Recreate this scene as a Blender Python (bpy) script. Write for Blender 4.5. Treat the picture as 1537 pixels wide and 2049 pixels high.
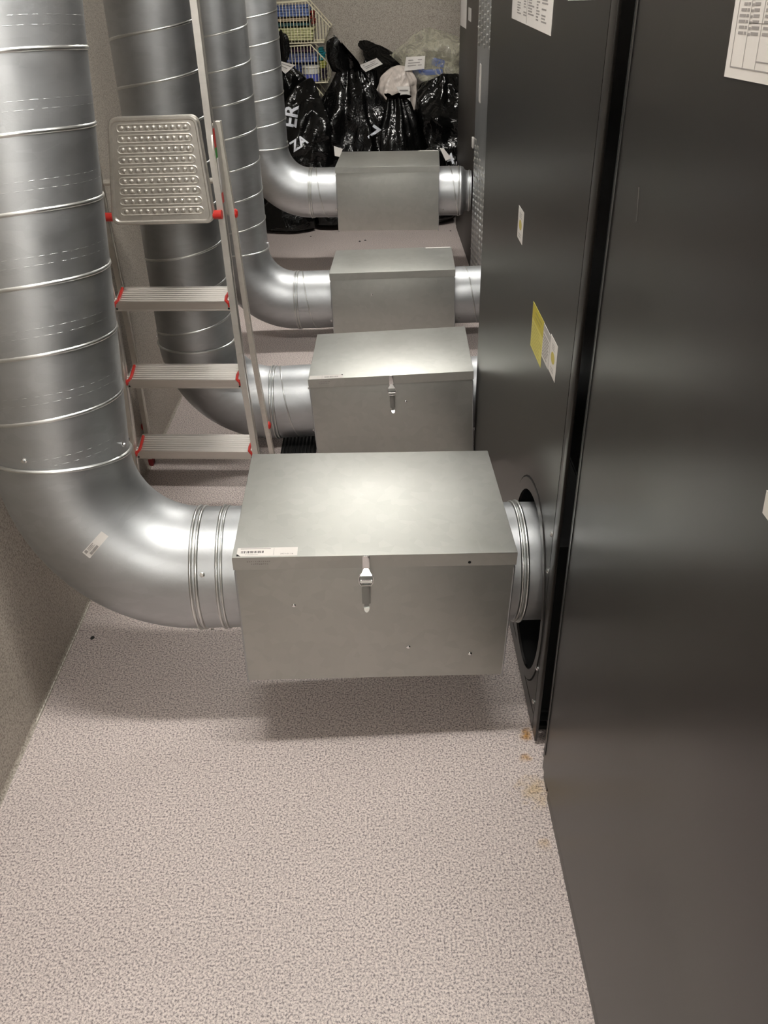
import bpy, bmesh, math, random
from math import sin, cos, pi, radians as R
from mathutils import Vector as V, Matrix, noise
from mathutils.bvhtree import BVHTree

for o in list(bpy.data.objects):
    bpy.data.objects.remove(o)
SC = bpy.context.scene
COL = SC.collection
random.seed(4)

# ------------------------------------------------------------------ camera
CAM_H, CAM_F = 1.3942, 1631.6
PITCH, ROLL, YAW = R(33.355), R(-1.735), R(-0.130)
f0 = V((sin(YAW), cos(YAW), 0)); r0 = V((cos(YAW), -sin(YAW), 0)); u0 = V((0, 0, 1))
CF = f0*cos(PITCH) - u0*sin(PITCH)
cu = u0*cos(PITCH) + f0*sin(PITCH)
CR = r0*cos(ROLL) + cu*sin(ROLL)
CU = -r0*sin(ROLL) + cu*cos(ROLL)
cam_d = bpy.data.cameras.new('camera')
cam = bpy.data.objects.new('camera', cam_d)
COL.objects.link(cam)
m = Matrix.Identity(4)
for i in range(3):
    m[i][0], m[i][1], m[i][2] = CR[i], CU[i], -CF[i]
m[0][3], m[1][3], m[2][3] = 0, 0, CAM_H
cam.matrix_world = m
cam_d.sensor_fit = 'VERTICAL'
cam_d.sensor_height = 36.0
cam_d.lens = CAM_F/2049*36.0
cam_d.clip_start = 0.02
SC.camera = cam

def ray(px, py):
    return CF + CR*((px-768.5)/CAM_F) - CU*((py-1024.5)/CAM_F)
def at_y(px, py, y):
    d = ray(px, py); return V((0, 0, CAM_H)) + d*(y/d.y)
def at_x(px, py, x):
    d = ray(px, py); return V((0, 0, CAM_H)) + d*(x/d.x)
def at_z(px, py, z=0.0):
    d = ray(px, py); return V((0, 0, CAM_H)) + d*((z-CAM_H)/d.z)

# ------------------------------------------------------------------ world, exposure
w = bpy.data.worlds.new('world'); SC.world = w; w.use_nodes = True
w.node_tree.nodes['Background'].inputs[0].default_value = (0.5, 0.5, 0.48, 1)
w.node_tree.nodes['Background'].inputs[1].default_value = 0.05
SC.view_settings.view_transform = 'Standard'
SC.view_settings.look = 'None'
SC.view_settings.gamma = 1.0
SC.view_settings.use_curve_mapping = False
SC.view_settings.exposure = 0.0
LAMP_POWER = 90.0          # emission of the ceiling lamp diffusers
LAMPS = [(-0.05, 1.18), (-0.05, 4.05), (-0.05, -1.9)]
CEIL = 2.55

# ------------------------------------------------------------------ materials
MATS = {}
def new_mat(name):
    mt = bpy.data.materials.new(name); mt.use_nodes = True
    nt = mt.node_tree
    return mt, nt, nt.nodes['Principled BSDF']
def plain(name, col, rough=0.5, metal=0.0, spec=0.5, **kw):
    if name in MATS: return MATS[name]
    mt, nt, b = new_mat(name)
    b.inputs['Base Color'].default_value = (*col, 1)
    b.inputs['Roughness'].default_value = rough
    b.inputs['Metallic'].default_value = metal
    b.inputs['Specular IOR Level'].default_value = spec
    tc = nt.nodes.new('ShaderNodeTexCoord'); n = nt.nodes.new('ShaderNodeTexNoise')
    n.inputs['Scale'].default_value = kw.get('scale', 30); n.inputs['Detail'].default_value = 4
    nt.links.new(tc.outputs['Object'], n.inputs['Vector'])
    mx = nt.nodes.new('ShaderNodeMixRGB'); mx.blend_type = 'MULTIPLY'
    mx.inputs[0].default_value = kw.get('var', 0.25)
    mx.inputs[1].default_value = (*col, 1)
    nt.links.new(n.outputs['Fac'], mx.inputs[2])
    rp = nt.nodes.new('ShaderNodeMixRGB'); rp.blend_type = 'ADD'; rp.inputs[0].default_value = kw.get('var', 0.25)*0.5
    nt.links.new(mx.outputs[0], rp.inputs[1]); rp.inputs[2].default_value = (*col, 1)
    nt.links.new(rp.outputs[0], b.inputs['Base Color'])
    MATS[name] = mt
    return mt
def galvanised(name, col, rough, var=0.12, stretch=(1, 1, 1), scale=60, bump=0.05, rvar=0.12):
    mt, nt, b = new_mat(name)
    N, L = nt.nodes, nt.links
    b.inputs['Metallic'].default_value = 1.0
    tc = N.new('ShaderNodeTexCoord'); mp = N.new('ShaderNodeMapping')
    mp.inputs['Scale'].default_value = stretch
    L.new(tc.outputs['Object'], mp.inputs['Vector'])
    vo = N.new('ShaderNodeTexVoronoi'); vo.inputs['Scale'].default_value = scale
    n1 = N.new('ShaderNodeTexNoise'); n1.inputs['Scale'].default_value = 7; n1.inputs['Detail'].default_value = 6
    n2 = N.new('ShaderNodeTexNoise'); n2.inputs['Scale'].default_value = 220; n2.inputs['Detail'].default_value = 3
    for n in (vo, n1, n2): L.new(mp.outputs[0], n.inputs['Vector'])
    cr = N.new('ShaderNodeValToRGB')
    lo = [c*(1-var) for c in col]; hi = [min(1, c*(1+var)) for c in col]
    cr.color_ramp.elements[0].color = (*lo, 1); cr.color_ramp.elements[1].color = (*hi, 1)
    a1 = N.new('ShaderNodeMath'); a1.operation = 'MULTIPLY_ADD'
    sep = N.new('ShaderNodeSeparateColor')
    L.new(vo.outputs['Color'], sep.inputs[0])
    L.new(sep.outputs[0], a1.inputs[0]); a1.inputs[1].default_value = 0.35
    a2 = N.new('ShaderNodeMath'); a2.operation = 'MULTIPLY'; a2.inputs[1].default_value = 0.65
    L.new(n1.outputs['Fac'], a2.inputs[0]); L.new(a2.outputs[0], a1.inputs[2])
    L.new(a1.outputs[0], cr.inputs['Fac']); L.new(cr.outputs['Color'], b.inputs['Base Color'])
    mr = N.new('ShaderNodeMapRange')
    mr.inputs['To Min'].default_value = rough - rvar; mr.inputs['To Max'].default_value = rough + rvar
    L.new(n1.outputs['Fac'], mr.inputs['Value']); L.new(mr.outputs[0], b.inputs['Roughness'])
    bp = N.new('ShaderNodeBump'); bp.inputs['Strength'].default_value = bump; bp.inputs['Distance'].default_value = 0.002
    L.new(n2.outputs['Fac'], bp.inputs['Height']); L.new(bp.outputs[0], b.inputs['Normal'])
    MATS[name] = mt
    return mt
def vinyl(name, dark, mid, light, scale, rough, stains=()):
    mt, nt, b = new_mat(name)
    N, L = nt.nodes, nt.links
    tc = N.new('ShaderNodeTexCoord')
    n1 = N.new('ShaderNodeTexNoise'); n1.inputs['Scale'].default_value = scale; n1.inputs['Detail'].default_value = 3.0; n1.inputs['Roughness'].default_value = 0.75
    L.new(tc.outputs['Object'], n1.inputs['Vector'])
    cr = N.new('ShaderNodeValToRGB'); e = cr.color_ramp.elements
    e[0].position = 0.39; e[0].color = (*dark, 1)
    e[1].position = 0.60; e[1].color = (*light, 1)
    e2 = e.new(0.47); e2.color = (*mid, 1)
    L.new(n1.outputs['Fac'], cr.inputs['Fac'])
    out = cr.outputs['Color']
    n2 = N.new('ShaderNodeTexNoise'); n2.inputs['Scale'].default_value = 2.2; n2.inputs['Detail'].default_value = 5
    L.new(tc.outputs['Object'], n2.inputs['Vector'])
    mr = N.new('ShaderNodeMapRange'); mr.inputs['From Min'].default_value = 0.3; mr.inputs['From Max'].default_value = 0.7
    mr.inputs['To Min'].default_value = 0.93; mr.inputs['To Max'].default_value = 1.05
    L.new(n2.outputs['Fac'], mr.inputs['Value'])
    vm = N.new('ShaderNodeVectorMath'); vm.operation = 'SCALE'
    L.new(out, vm.inputs[0]); L.new(mr.outputs[0], vm.inputs['Scale'])
    out = vm.outputs[0]
    for (sx, sy, rad, col, amt) in stains:
        vd = N.new('ShaderNodeVectorMath'); vd.operation = 'DISTANCE'
        L.new(tc.outputs['Object'], vd.inputs[0]); vd.inputs[1].default_value = (sx, sy, 0)
        nn = N.new('ShaderNodeTexNoise'); nn.inputs['Scale'].default_value = 45; nn.inputs['Detail'].default_value = 4
        L.new(tc.outputs['Object'], nn.inputs['Vector'])
        ad = N.new('ShaderNodeMath'); ad.operation = 'MULTIPLY_ADD'
        L.new(nn.outputs['Fac'], ad.inputs[0]); ad.inputs[1].default_value = rad*2.2; L.new(vd.outputs['Value'], ad.inputs[2])
        m2 = N.new('ShaderNodeMapRange'); m2.inputs['From Min'].default_value = rad*1.2; m2.inputs['From Max'].default_value = rad*2.0
        m2.inputs['To Min'].default_value = amt; m2.inputs['To Max'].default_value = 0
        L.new(ad.outputs[0], m2.inputs['Value'])
        mx = N.new('ShaderNodeMixRGB'); mx.blend_type = 'MULTIPLY'
        L.new(m2.outputs[0], mx.inputs[0]); L.new(out, mx.inputs[1]); mx.inputs[2].default_value = (*col, 1)
        out = mx.outputs[0]
    L.new(out, b.inputs['Base Color'])
    b.inputs['Roughness'].default_value = rough
    b.inputs['Specular IOR Level'].default_value = 0.35
    bp = N.new('ShaderNodeBump'); bp.inputs['Strength'].default_value = 0.12; bp.inputs['Distance'].default_value = 0.001
    L.new(n1.outputs['Fac'], bp.inputs['Height']); L.new(bp.outputs[0], b.inputs['Normal'])
    MATS[name] = mt
    return mt
def plastic_film(name, col, rough, trans=0.0, alpha=1.0):
    mt, nt, b = new_mat(name)
    N, L = nt.nodes, nt.links
    b.inputs['Base Color'].default_value = (*col, 1)
    b.inputs['Roughness'].default_value = rough
    b.inputs['Specular IOR Level'].default_value = 0.42
    tc = N.new('ShaderNodeTexCoord')
    n = N.new('ShaderNodeTexNoise'); n.inputs['Scale'].default_value = 11; n.inputs['Detail'].default_value = 3
    n.inputs['Distortion'].default_value = 1.2
    L.new(tc.outputs['Object'], n.inputs['Vector'])
    ab = N.new('ShaderNodeMath'); ab.operation = 'SUBTRACT'; ab.inputs[1].default_value = 0.5
    L.new(n.outputs['Fac'], ab.inputs[0])
    a2 = N.new('ShaderNodeMath'); a2.operation = 'ABSOLUTE'; L.new(ab.outputs[0], a2.inputs[0])
    if alpha < 1:                                          # thin film: creases catch more light than flat parts
        ar = N.new('ShaderNodeMapRange'); ar.inputs['From Min'].default_value = 0.0; ar.inputs['From Max'].default_value = 0.16
        ar.inputs['To Min'].default_value = min(1, alpha+0.28); ar.inputs['To Max'].default_value = max(0, alpha-0.10)
        L.new(a2.outputs[0], ar.inputs['Value']); L.new(ar.outputs[0], b.inputs['Alpha'])
    bp = N.new('ShaderNodeBump'); bp.inputs['Strength'].default_value = 0.55; bp.inputs['Distance'].default_value = 0.02
    L.new(a2.outputs[0], bp.inputs['Height']); L.new(bp.outputs[0], b.inputs['Normal'])
    MATS[name] = mt
    return mt

FLOOR = vinyl('floor_vinyl', (0.19, 0.158, 0.160), (0.50, 0.432, 0.415), (0.76, 0.675, 0.635), 255, 0.42,
              stains=((0.292, 1.215, 0.022, (0.75, 0.42, 0.08), 0.95), (0.283, 1.158, 0.018, (0.75, 0.45, 0.1), 0.8),
                      (0.287, 1.07, 0.045, (0.95, 0.78, 0.4), 0.6), (0.288, 0.95, 0.02, (0.9, 0.7, 0.35), 0.5)))
WALL = vinyl('wall_vinyl', (0.21, 0.184, 0.155), (0.35, 0.312, 0.268), (0.465, 0.42, 0.366), 230, 0.45)
PAINT = plain('ceiling_paint', (0.62, 0.61, 0.57), 0.8, var=0.05)
GBOX = galvanised('galvanised_sheet', (0.48, 0.485, 0.46), 0.50, var=0.08, scale=45)
GPIPE = galvanised('galvanised_spiral', (0.49, 0.505, 0.52), 0.47, var=0.10, stretch=(1, 1, 2.5), scale=30)
GRIB = galvanised('seam_bright', (0.70, 0.71, 0.70), 0.34, var=0.08)
GDULL = galvanised('galvanised_dull', (0.40, 0.41, 0.42), 0.40, var=0.10)
ALU = galvanised('aluminium', (0.72, 0.69, 0.65), 0.42, var=0.06, stretch=(0.2, 4, 4), scale=20)
ALUD = galvanised('aluminium_worn', (0.74, 0.71, 0.66), 0.52, var=0.12, scale=80)
CHROME = galvanised('chrome', (0.80, 0.80, 0.80), 0.16, var=0.04, rvar=0.05)
BLACKM = plain('black_powder_coat', (0.018, 0.0155, 0.0135), 0.32, spec=0.38, var=0.15, scale=8)
BLACKP = plain('black_trim', (0.012, 0.012, 0.012), 0.5, var=0.1)
DARKM = plain('dark_brown_panel', (0.040, 0.034, 0.029), 0.5, var=0.2, scale=6)
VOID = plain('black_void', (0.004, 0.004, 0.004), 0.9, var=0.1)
RED = plain('red_plastic', (0.55, 0.030, 0.022), 0.4, var=0.15)
DRED = plain('dark_red_plastic', (0.16, 0.008, 0.01), 0.5, var=0.2)
PAPER = plain('paper', (0.66, 0.63, 0.60), 0.7, var=0.06)
PAPERG = plain('paper_grey', (0.42, 0.40, 0.38), 0.7, var=0.1)
INK = plain('print_ink', (0.10, 0.09, 0.09), 0.7, var=0.2)
INKG = plain('print_grey', (0.28, 0.26, 0.25), 0.7, var=0.2)
YEL = plain('yellow_sticker', (0.62, 0.56, 0.14), 0.55, var=0.08)
GRN = plain('green_print', (0.05, 0.25, 0.05), 0.5, var=0.1)
WINK = plain('white_print', (0.70, 0.72, 0.78), 0.5, var=0.15)
RUBB = plain('rubber', (0.02, 0.02, 0.02), 0.7, var=0.2)
BAG = plastic_film('black_bag_film', (0.0035, 0.0035, 0.0035), 0.10)
CLEAR = plastic_film('clear_bag_film', (0.60, 0.58, 0.45), 0.18, alpha=0.26)
MILKY = plastic_film('milky_bag_film', (0.62, 0.55, 0.50), 0.25, alpha=0.86)
WIRE = plain('cream_wire_coating', (0.74, 0.68, 0.50), 0.4, var=0.08)

# ------------------------------------------------------------------ mesh helpers
class MB:
    def __init__(s): s.v = []; s.f = []
    def add(s, vs, fs):
        o = len(s.v); s.v += [V(p) for p in vs]; s.f += [[o+i for i in f] for f in fs]; return s
    def box(s, c, size, M=None, bev=0.0):
        c = V(c); hx, hy, hz = size[0]/2, size[1]/2, size[2]/2
        if bev > 0:
            bm = bmesh.new(); bmesh.ops.create_cube(bm, size=1)
            for p in bm.verts: p.co = V((p.co.x*size[0], p.co.y*size[1], p.co.z*size[2]))
            bmesh.ops.bevel(bm, geom=bm.edges[:], offset=bev, segments=2, affect='EDGES', profile=0.5)
            bm.verts.index_update()
            vs = [p.co.copy() for p in bm.verts]; fs = [[q.index for q in f.verts] for f in bm.faces]; bm.free()
        else:
            vs = [V((x*hx, y*hy, z*hz)) for x in (-1, 1) for y in (-1, 1) for z in (-1, 1)]
            fs = [[0, 1, 3, 2], [4, 6, 7, 5], [0, 4, 5, 1], [2, 3, 7, 6], [0, 2, 6, 4], [1, 5, 7, 3]]
        if M is not None: vs = [M @ p for p in vs]
        return s.add([p + c for p in vs], fs)
    def tube(s, path, rad, seg=8, cap=True, closed=False, prof=None):
        path = [V(p) for p in path]; n = len(path)
        rads = rad if isinstance(rad, (list, tuple)) else [rad]*n
        t0 = (path[1]-path[0]).normalized()
        ref = V((0, 0, 1)) if abs(t0.z) < 0.9 else V((1, 0, 0))
        up = (ref - t0*ref.dot(t0)).normalized()
        vs = []; fs = []
        for i, p in enumerate(path):
            if closed: t = (path[(i+1) % n]-path[i-1]).normalized()
            else: t = (path[min(i+1, n-1)]-path[max(i-1, 0)]).normalized()
            up = (up - t*up.dot(t)).normalized(); sd = t.cross(up)
            for k in range(seg):
                a = 2*pi*k/seg
                if prof: q = prof[k]; vs.append(p + sd*q[0] + up*q[1])
                else: vs.append(p + (sd*cos(a)+up*sin(a))*rads[i])
        lim = n if closed else n-1
        for i in range(lim):
            for k in range(seg):
                a, b2 = i*seg+k, i*seg+(k+1) % seg
                c2, d = ((i+1) % n)*seg+(k+1) % seg, ((i+1) % n)*seg+k
                fs.append([a, b2, c2, d])
        if cap and not closed:
            fs.append(list(range(seg))[::-1]); fs.append([(n-1)*seg+k for k in range(seg)])
        return s.add(vs, fs)
    def pipe(s, a, b, r, seg=48, thick=0.0012):          # open tube with wall thickness
        a, b = V(a), V(b); t = (b-a).normalized()
        ref = V((0, 0, 1)) if abs(t.z) < 0.9 else V((0, 1, 0))
        e1 = (ref - t*ref.dot(t)).normalized(); e2 = t.cross(e1)
        vs = []; fs = []
        for p, rr in ((a, r), (b, r), (b, r-thick), (a, r-thick)):
            for k in range(seg):
                an = 2*pi*k/seg; vs.append(p+(e1*cos(an)+e2*sin(an))*rr)
        for j in range(4):
            for k in range(seg):
                fs.append([j*seg+k, ((j+1) % 4)*seg+k, ((j+1) % 4)*seg+(k+1) % seg, j*seg+(k+1) % seg])
        return s.add(vs, fs)
    def ring(s, c, axis, r, w=0.004, h=0.003, seg=48):   # raised bead around an axis
        c = V(c); t = V(axis).normalized()
        ref = V((0, 0, 1)) if abs(t.z) < 0.9 else V((0, 1, 0))
        e1 = (ref - t*ref.dot(t)).normalized(); e2 = t.cross(e1)
        prof = [(-w, -0.0006), (-w*0.6, h*0.75), (0, h), (w*0.6, h*0.75), (w, -0.0006)]
        vs = []; fs = []; P = len(prof)
        for k in range(seg):
            an = 2*pi*k/seg; d = e1*cos(an)+e2*sin(an)
            for (ax, rr) in prof: vs.append(c+t*ax+d*(r+rr))
        for k in range(seg):
            for j in range(P):
                fs.append([k*P+j, k*P+(j+1) % P, ((k+1) % seg)*P+(j+1) % P, ((k+1) % seg)*P+j])
        return s.add(vs, fs)
    def disc(s, c, n, r, h, seg=12, dome=True):          # small rivet or screw head
        c = V(c); t = V(n).normalized()
        ref = V((0, 0, 1)) if abs(t.z) < 0.9 else V((1, 0, 0))
        e1 = (ref - t*ref.dot(t)).normalized(); e2 = t.cross(e1)
        vs = []; fs = []
        prof = [(1.0, 0.0), (1.0, 0.35), (0.75, 0.8), (0.35, 1.0)] if dome else [(1, 0), (1, 1)]
        for (q, z) in prof:
            for k in range(seg):
                an = 2*pi*k/seg; vs.append(c+t*(h*z)+(e1*cos(an)+e2*sin(an))*(r*q))
        P = len(prof)
        for j in range(P-1):
            for k in range(seg): fs.append([j*seg+k, j*seg+(k+1) % seg, (j+1)*seg+(k+1) % seg, (j+1)*seg+k])
        fs.append([(P-1)*seg+k for k in range(seg)]); fs.append(list(range(seg))[::-1])
        return s.add(vs, fs)
    def slab(s, pts, nrm, th):                            # polygon with thickness
        n = V(nrm).normalized()*th; k = len(pts); pts = [V(p) for p in pts]
        vs = pts+[p+n for p in pts]
        fs = [list(range(k))[::-1], [k+i for i in range(k)]]+[[i, (i+1) % k, k+(i+1) % k, k+i] for i in range(k)]
        return s.add(vs, fs)

XF = {}
def link(name, data, parent=None):
    o = bpy.data.objects.new(name, data); COL.objects.link(o)
    if parent is not None: o.parent = parent
    return o
def root(name, label, cat, loc=(0, 0, 0), M3=None, group=None):
    o = link(name, None); o.empty_display_size = 0.05
    M = Matrix.Translation(V(loc))
    if M3 is not None: M = M @ M3.to_4x4()
    o.matrix_world = M; XF[o.name] = M
    tag(o, label, cat, group)
    return o
def tag(o, label=None, cat=None, group=None, kind=None):
    if label: o['label'] = label
    if cat: o['category'] = cat
    if group: o['group'] = group
    if kind: o['kind'] = kind
    return o
def top_xf(p):
    while p is not None:
        if p.name in XF: return XF[p.name]
        p = p.parent
    return Matrix.Identity(4)
def build(name, mb, mat, parent=None, world=True, smooth=35, label=None):
    me = bpy.data.meshes.new(name)
    me.from_pydata([tuple(p) for p in mb.v], [], mb.f)
    bm = bmesh.new(); bm.from_mesh(me); bmesh.ops.recalc_face_normals(bm, faces=bm.faces[:]); bm.to_mesh(me); bm.free()
    me.materials.append(mat)
    if smooth:
        for p in me.polygons: p.use_smooth = True
        me.set_sharp_from_angle(angle=R(smooth))
    if parent is not None and world: me.transform(top_xf(parent).inverted())
    o = link(name, me, parent)
    if label: o['label'] = label
    return o
def part(name, mb, mat, parent, **k): return build(name, mb, mat, parent, **k)
def lpart(name, mb, mat, parent, **k): return build(name, mb, mat, parent, world=False, **k)
def struct(name, mb, mat, parent=None, smooth=35):
    o = build(name, mb, mat, parent, smooth=smooth)
    if parent is None: o['kind'] = 'structure'
    return o
def text_mb(txt, size, origin, ex, ey, off=0.0, font_space=1.0, bold=0.0):
    cu = bpy.data.curves.new('t', 'FONT'); cu.body = txt; cu.size = size; cu.space_character = font_space
    cu.resolution_u = 2; cu.offset = bold*size
    to = bpy.data.objects.new('t', cu); COL.objects.link(to)
    bpy.context.view_layer.update()
    dg = bpy.context.evaluated_depsgraph_get()
    me = bpy.data.meshes.new_from_object(to.evaluated_get(dg))
    ex, ey, origin = V(ex).normalized(), V(ey).normalized(), V(origin); n = ex.cross(ey)
    mb = MB()
    mb.add([origin+ex*p.co.x+ey*p.co.y+n*off for p in me.vertices], [list(p.vertices) for p in me.polygons])
    bpy.data.objects.remove(to); bpy.data.meshes.remove(me); bpy.data.curves.remove(cu)
    return mb

# ------------------------------------------------------------------ setting
XL, XM, X3, X4 = -0.8095, 0.3063, 0.500, 0.5133
YB, YF, XR = 6.45, -3.4, 1.55
struct('floor', MB().box(((XL+XR)/2-0.05, (YB+YF)/2, -0.05), (XR-XL+0.3, YB-YF+0.3, 0.1)), FLOOR)
wl = MB()                                                 # left wall with a coved vinyl upstand
cove = [(XL+0.010-0.010*sin(a), 0.010-0.010*cos(a)) for a in [i*pi/2/6 for i in range(7)]]
prof = [(XL-0.1, -0.05), (XL+0.010, -0.0005)] + cove[1:] + [(XL, CEIL), (XL-0.1, CEIL)]
k = len(prof)
wl.add([(x, y, z) for y in (YF, YB+0.1) for (x, z) in prof],
       [list(range(k))[::-1], [k+i for i in range(k)]]+[[i, (i+1) % k, k+(i+1) % k, k+i] for i in range(k)])
struct('wall_left', wl, WALL)
struct('wall_back', MB().box(((XL+XR)/2, YB+0.05, CEIL/2), (XR-XL, 0.1, CEIL)), WALL)
struct('wall_right', MB().box((XR+0.05, (YB+YF)/2, CEIL/2), (0.1, YB-YF+0.2, CEIL)), PAINT)
struct('wall_front', MB().box(((XL+XR)/2, YF-0.05, CEIL/2), (XR-XL, 0.1, CEIL)), PAINT)
struct('ceiling', MB().box(((XL+XR)/2, (YB+YF)/2, CEIL+0.05), (XR-XL+0.2, YB-YF+0.2, 0.1)), PAINT)
sm = MB(); random.seed(2)
yy = 1.29
while yy < 1.74:                                          # glints on the welded vinyl joint, put in as pale broken beads
    ln = random.uniform(0.006, 0.016)
    z_ = 0.0030+random.uniform(-0.0004, 0.0004)
    sm.tube([(XL+0.0065, yy, z_), (XL+0.0065, yy+ln*0.5, z_+0.0006), (XL+0.0065, yy+ln, z_)], [0.0008, random.uniform(0.0016, 0.0024), 0.0008], 8)
    yy += ln+random.uniform(0.0, 0.004)
struct('trim_1', sm, plain('weld_glint', (0.80, 0.77, 0.70), 0.12, var=0.2, scale=300))

EM, nt, b = new_mat('lamp_diffuser')
b.inputs['Base Color'].default_value = (0.9, 0.9, 0.88, 1)
b.inputs['Emission Color'].default_value = (1.0, 0.965, 0.905, 1)
b.inputs['Emission Strength'].default_value = LAMP_POWER
LAMPW = plain('lamp_housing', (0.8, 0.8, 0.8), 0.5, var=0.05)
for i, (lx, ly) in enumerate(LAMPS):
    t = root('ceiling_lamp', ['long tube ceiling lamp above the boxes beside the near black cabinet', 'long tube ceiling lamp above the far pair of duct boxes', 'long tube ceiling lamp over the open floor behind the near cabinet'][i],
             'lamp', (lx, ly, CEIL-0.075))
    part('housing', MB().box((lx, ly, CEIL-0.02), (1.26, 0.15, 0.04), bev=0.006), LAMPW, t)
    part('diffuser', MB().box((lx, ly, CEIL-0.0575), (1.22, 0.11, 0.035), bev=0.008), EM, t)
    for sgn in (-1, 1): part('end_cap', MB().box((lx+sgn*0.62, ly, CEIL-0.0575), (0.02, 0.12, 0.036), bev=0.004), LAMPW, t)

# ------------------------------------------------------------------ filter boxes
W, D, H = 0.53, 0.388, 0.317
BOXES = [  # x, y, z of front top centre, yaw, roll, pitch
    (-0.0206, 1.2174, 0.4982, 1.38, 1.71, 0.19),
    (0.0277, 2.4125, 0.3270, -1.52, -2.13, 0.46),
    (0.0564, 3.4050, 0.3569, -2.21, -0.88, -1.80),
    (0.0583, 4.3977, 0.5864, -3.57, 0.13, 1.12)]
BLAB = ['galvanised steel duct box with a toggle latch and barcode label, joined to the leaning duct',
        'galvanised duct box with a toggle latch, set close to the floor behind the stepladder',
        'galvanised duct box without a latch, low on the floor, white label along its rear edge',
        'blue-grey galvanised duct box in front of the pile of black bags']
def box_frame(i):
    x, y, z, ya, ro, pi_ = BOXES[i]
    ya, ro, pi_ = R(ya), R(ro), R(pi_)
    M = Matrix.Rotation(ya, 3, 'Z') @ Matrix.Rotation(ro, 3, 'Y') @ Matrix.Rotation(pi_, 3, 'X')
    return V((x, y, z)), M
FRM = []
for i in range(4):
    o3, M = box_frame(i)
    base = o3 + M @ V((0, D/2, -H))
    t = root('duct_box', BLAB[i], 'duct box', base, M, 'galvanised boxes in the duct runs')
    FRM.append((base, M))
    th = 0.0015
    bw, bd = W-0.006, D-0.006
    body = MB()
    body.box((0, 0, (H-0.004)/2), (bw, bd, H-0.004), bev=0.0015)
    lpart('body', body, GBOX, t)
    lid = MB()
    lid.box((0, 0, H-0.0015), (W, D, 0.003), bev=0.0012)
    sk = 0.027
    for (cx, cy, sx, sy) in ((0, -D/2+0.001, W, 0.002), (0, D/2-0.001, W, 0.002), (-W/2+0.001, 0, 0.002, D-0.004), (W/2-0.001, 0, 0.002, D-0.004)):
        lid.box((cx, cy, H-0.003-sk/2+0.001), (sx, sy, sk))
    lpart('lid', lid, GBOX, t)
    for sgn in (-1, 1):                                    # folded corner seams on the front, tab at the bottom
        fl = MB().box((sgn*(bw/2+0.0005), -bd/2+0.006, (H-sk)/2-0.008), (0.004, 0.012, H-sk-0.004), bev=0.001)
        lpart('corner_seam', fl, GDULL, t)
    if i < 2:                                              # toggle latch in the middle of the front
        lx = -0.018 if i == 0 else 0.002
        fy = -D/2
        la = lpart('latch', MB().box((lx, fy-0.0012, H-0.018), (0.0135, 0.0016, 0.034), bev=0.0004), CHROME, t, label='chrome toggle latch')
        hk = MB()
        hk.add([(lx-0.004, fy-0.002, H-0.030), (lx+0.004, fy-0.002, H-0.030), (lx+0.011, fy-0.010, H-0.041), (lx-0.011, fy-0.010, H-0.041),
                (lx-0.009, fy-0.002, H-0.043), (lx+0.009, fy-0.002, H-0.043)], [[0, 1, 2, 3], [3, 2, 5, 4], [0, 3, 4], [1, 5, 2], [0, 4, 5, 1]])
        lpart('hook', hk, CHROME, la)
        bl = MB()
        bl.tube([(lx-0.0115, fy-0.007, H-0.040), (lx-0.0135, fy-0.006, H-0.050), (lx-0.0125, fy-0.006, H-0.061), (lx-0.009, fy-0.007, H-0.066),
                 (lx+0.009, fy-0.007, H-0.066), (lx+0.0125, fy-0.006, H-0.061), (lx+0.0135, fy-0.006, H-0.050), (lx+0.0115, fy-0.007, H-0.040)], 0.0013, 6, closed=True)
        lpart('bail', bl, CHROME, la)
        lpart('pivot', MB().tube([(lx-0.011, fy-0.005, H-0.058), (lx+0.011, fy-0.005, H-0.058)], 0.0035, 8), CHROME, la)
        lv = MB().box((lx, fy-0.0035, H-0.088), (0.0155, 0.006, 0.048), bev=0.0012)
        lv.box((lx+0.0005, fy-0.003, H-0.116), (0.0095, 0.003, 0.010))
        lpart('lever', lv, plain('latch_dark_steel', (0.25, 0.26, 0.25), 0.3, metal=1.0, var=0.1), la)
        tip = MB()
        tp = [V((lx+0.0005+0.0055*cos(a), 0, H-0.121+0.0085*sin(a))) for a in [pi*k/8 for k in range(8, 17)]]
        tip.slab([V((p.x, fy-0.005-(H-0.121-p.z)*0.5, p.z)) for p in tp], (0, -1, 0), 0.0015)
        lpart('lever_tip', tip, CHROME, la)
    rv = {0: [(-0.158, 0.198), (0.066, 0.083), (0.192, 0.061)], 1: [(0.045, 0.22)], 2: [(-0.09, 0.22)], 3: []}[i]
    for (rx, rz) in rv:
        lpart('rivet', MB().disc((rx, -bd/2, rz), (0, -1, 0), 0.0042, 0.0028), CHROME, t)
    if i == 0:
        lpart('rivet_hole', MB().disc((0.176, -D/2-0.0001, H-0.021), (0, -1, 0), 0.003, 0.0004, dome=False), VOID, t)
        lpart('side_clip', MB().box((-bw/2-0.002, -bd/2+0.02, H-0.045), (0.004, 0.012, 0.018), bev=0.001), CHROME, t)
        lpart('side_clip', MB().box((bw/2+0.002, -bd/2+0.02, H-0.045), (0.004, 0.012, 0.018), bev=0.001), CHROME, t)
    # labels
    lab = {0: (-W/2+0.008, -D/2+0.003, 0.112, 0.026), 1: (-W/2+0.004, -D/2+0.001, 0.108, 0.026), 2: (W/2-0.118, D/2-0.020, 0.112, 0.018), 3: (W/2-0.112, D/2-0.013, 0.105, 0.012)}[i]
    x0, y0, lw, lh = lab; zt = H+0.0002
    ls = lpart('label_sticker', MB().box((x0+lw/2, y0+lh/2, zt+0.0001), (lw, lh, 0.0002)), PAPER, t, label='white printed sticker')
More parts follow.
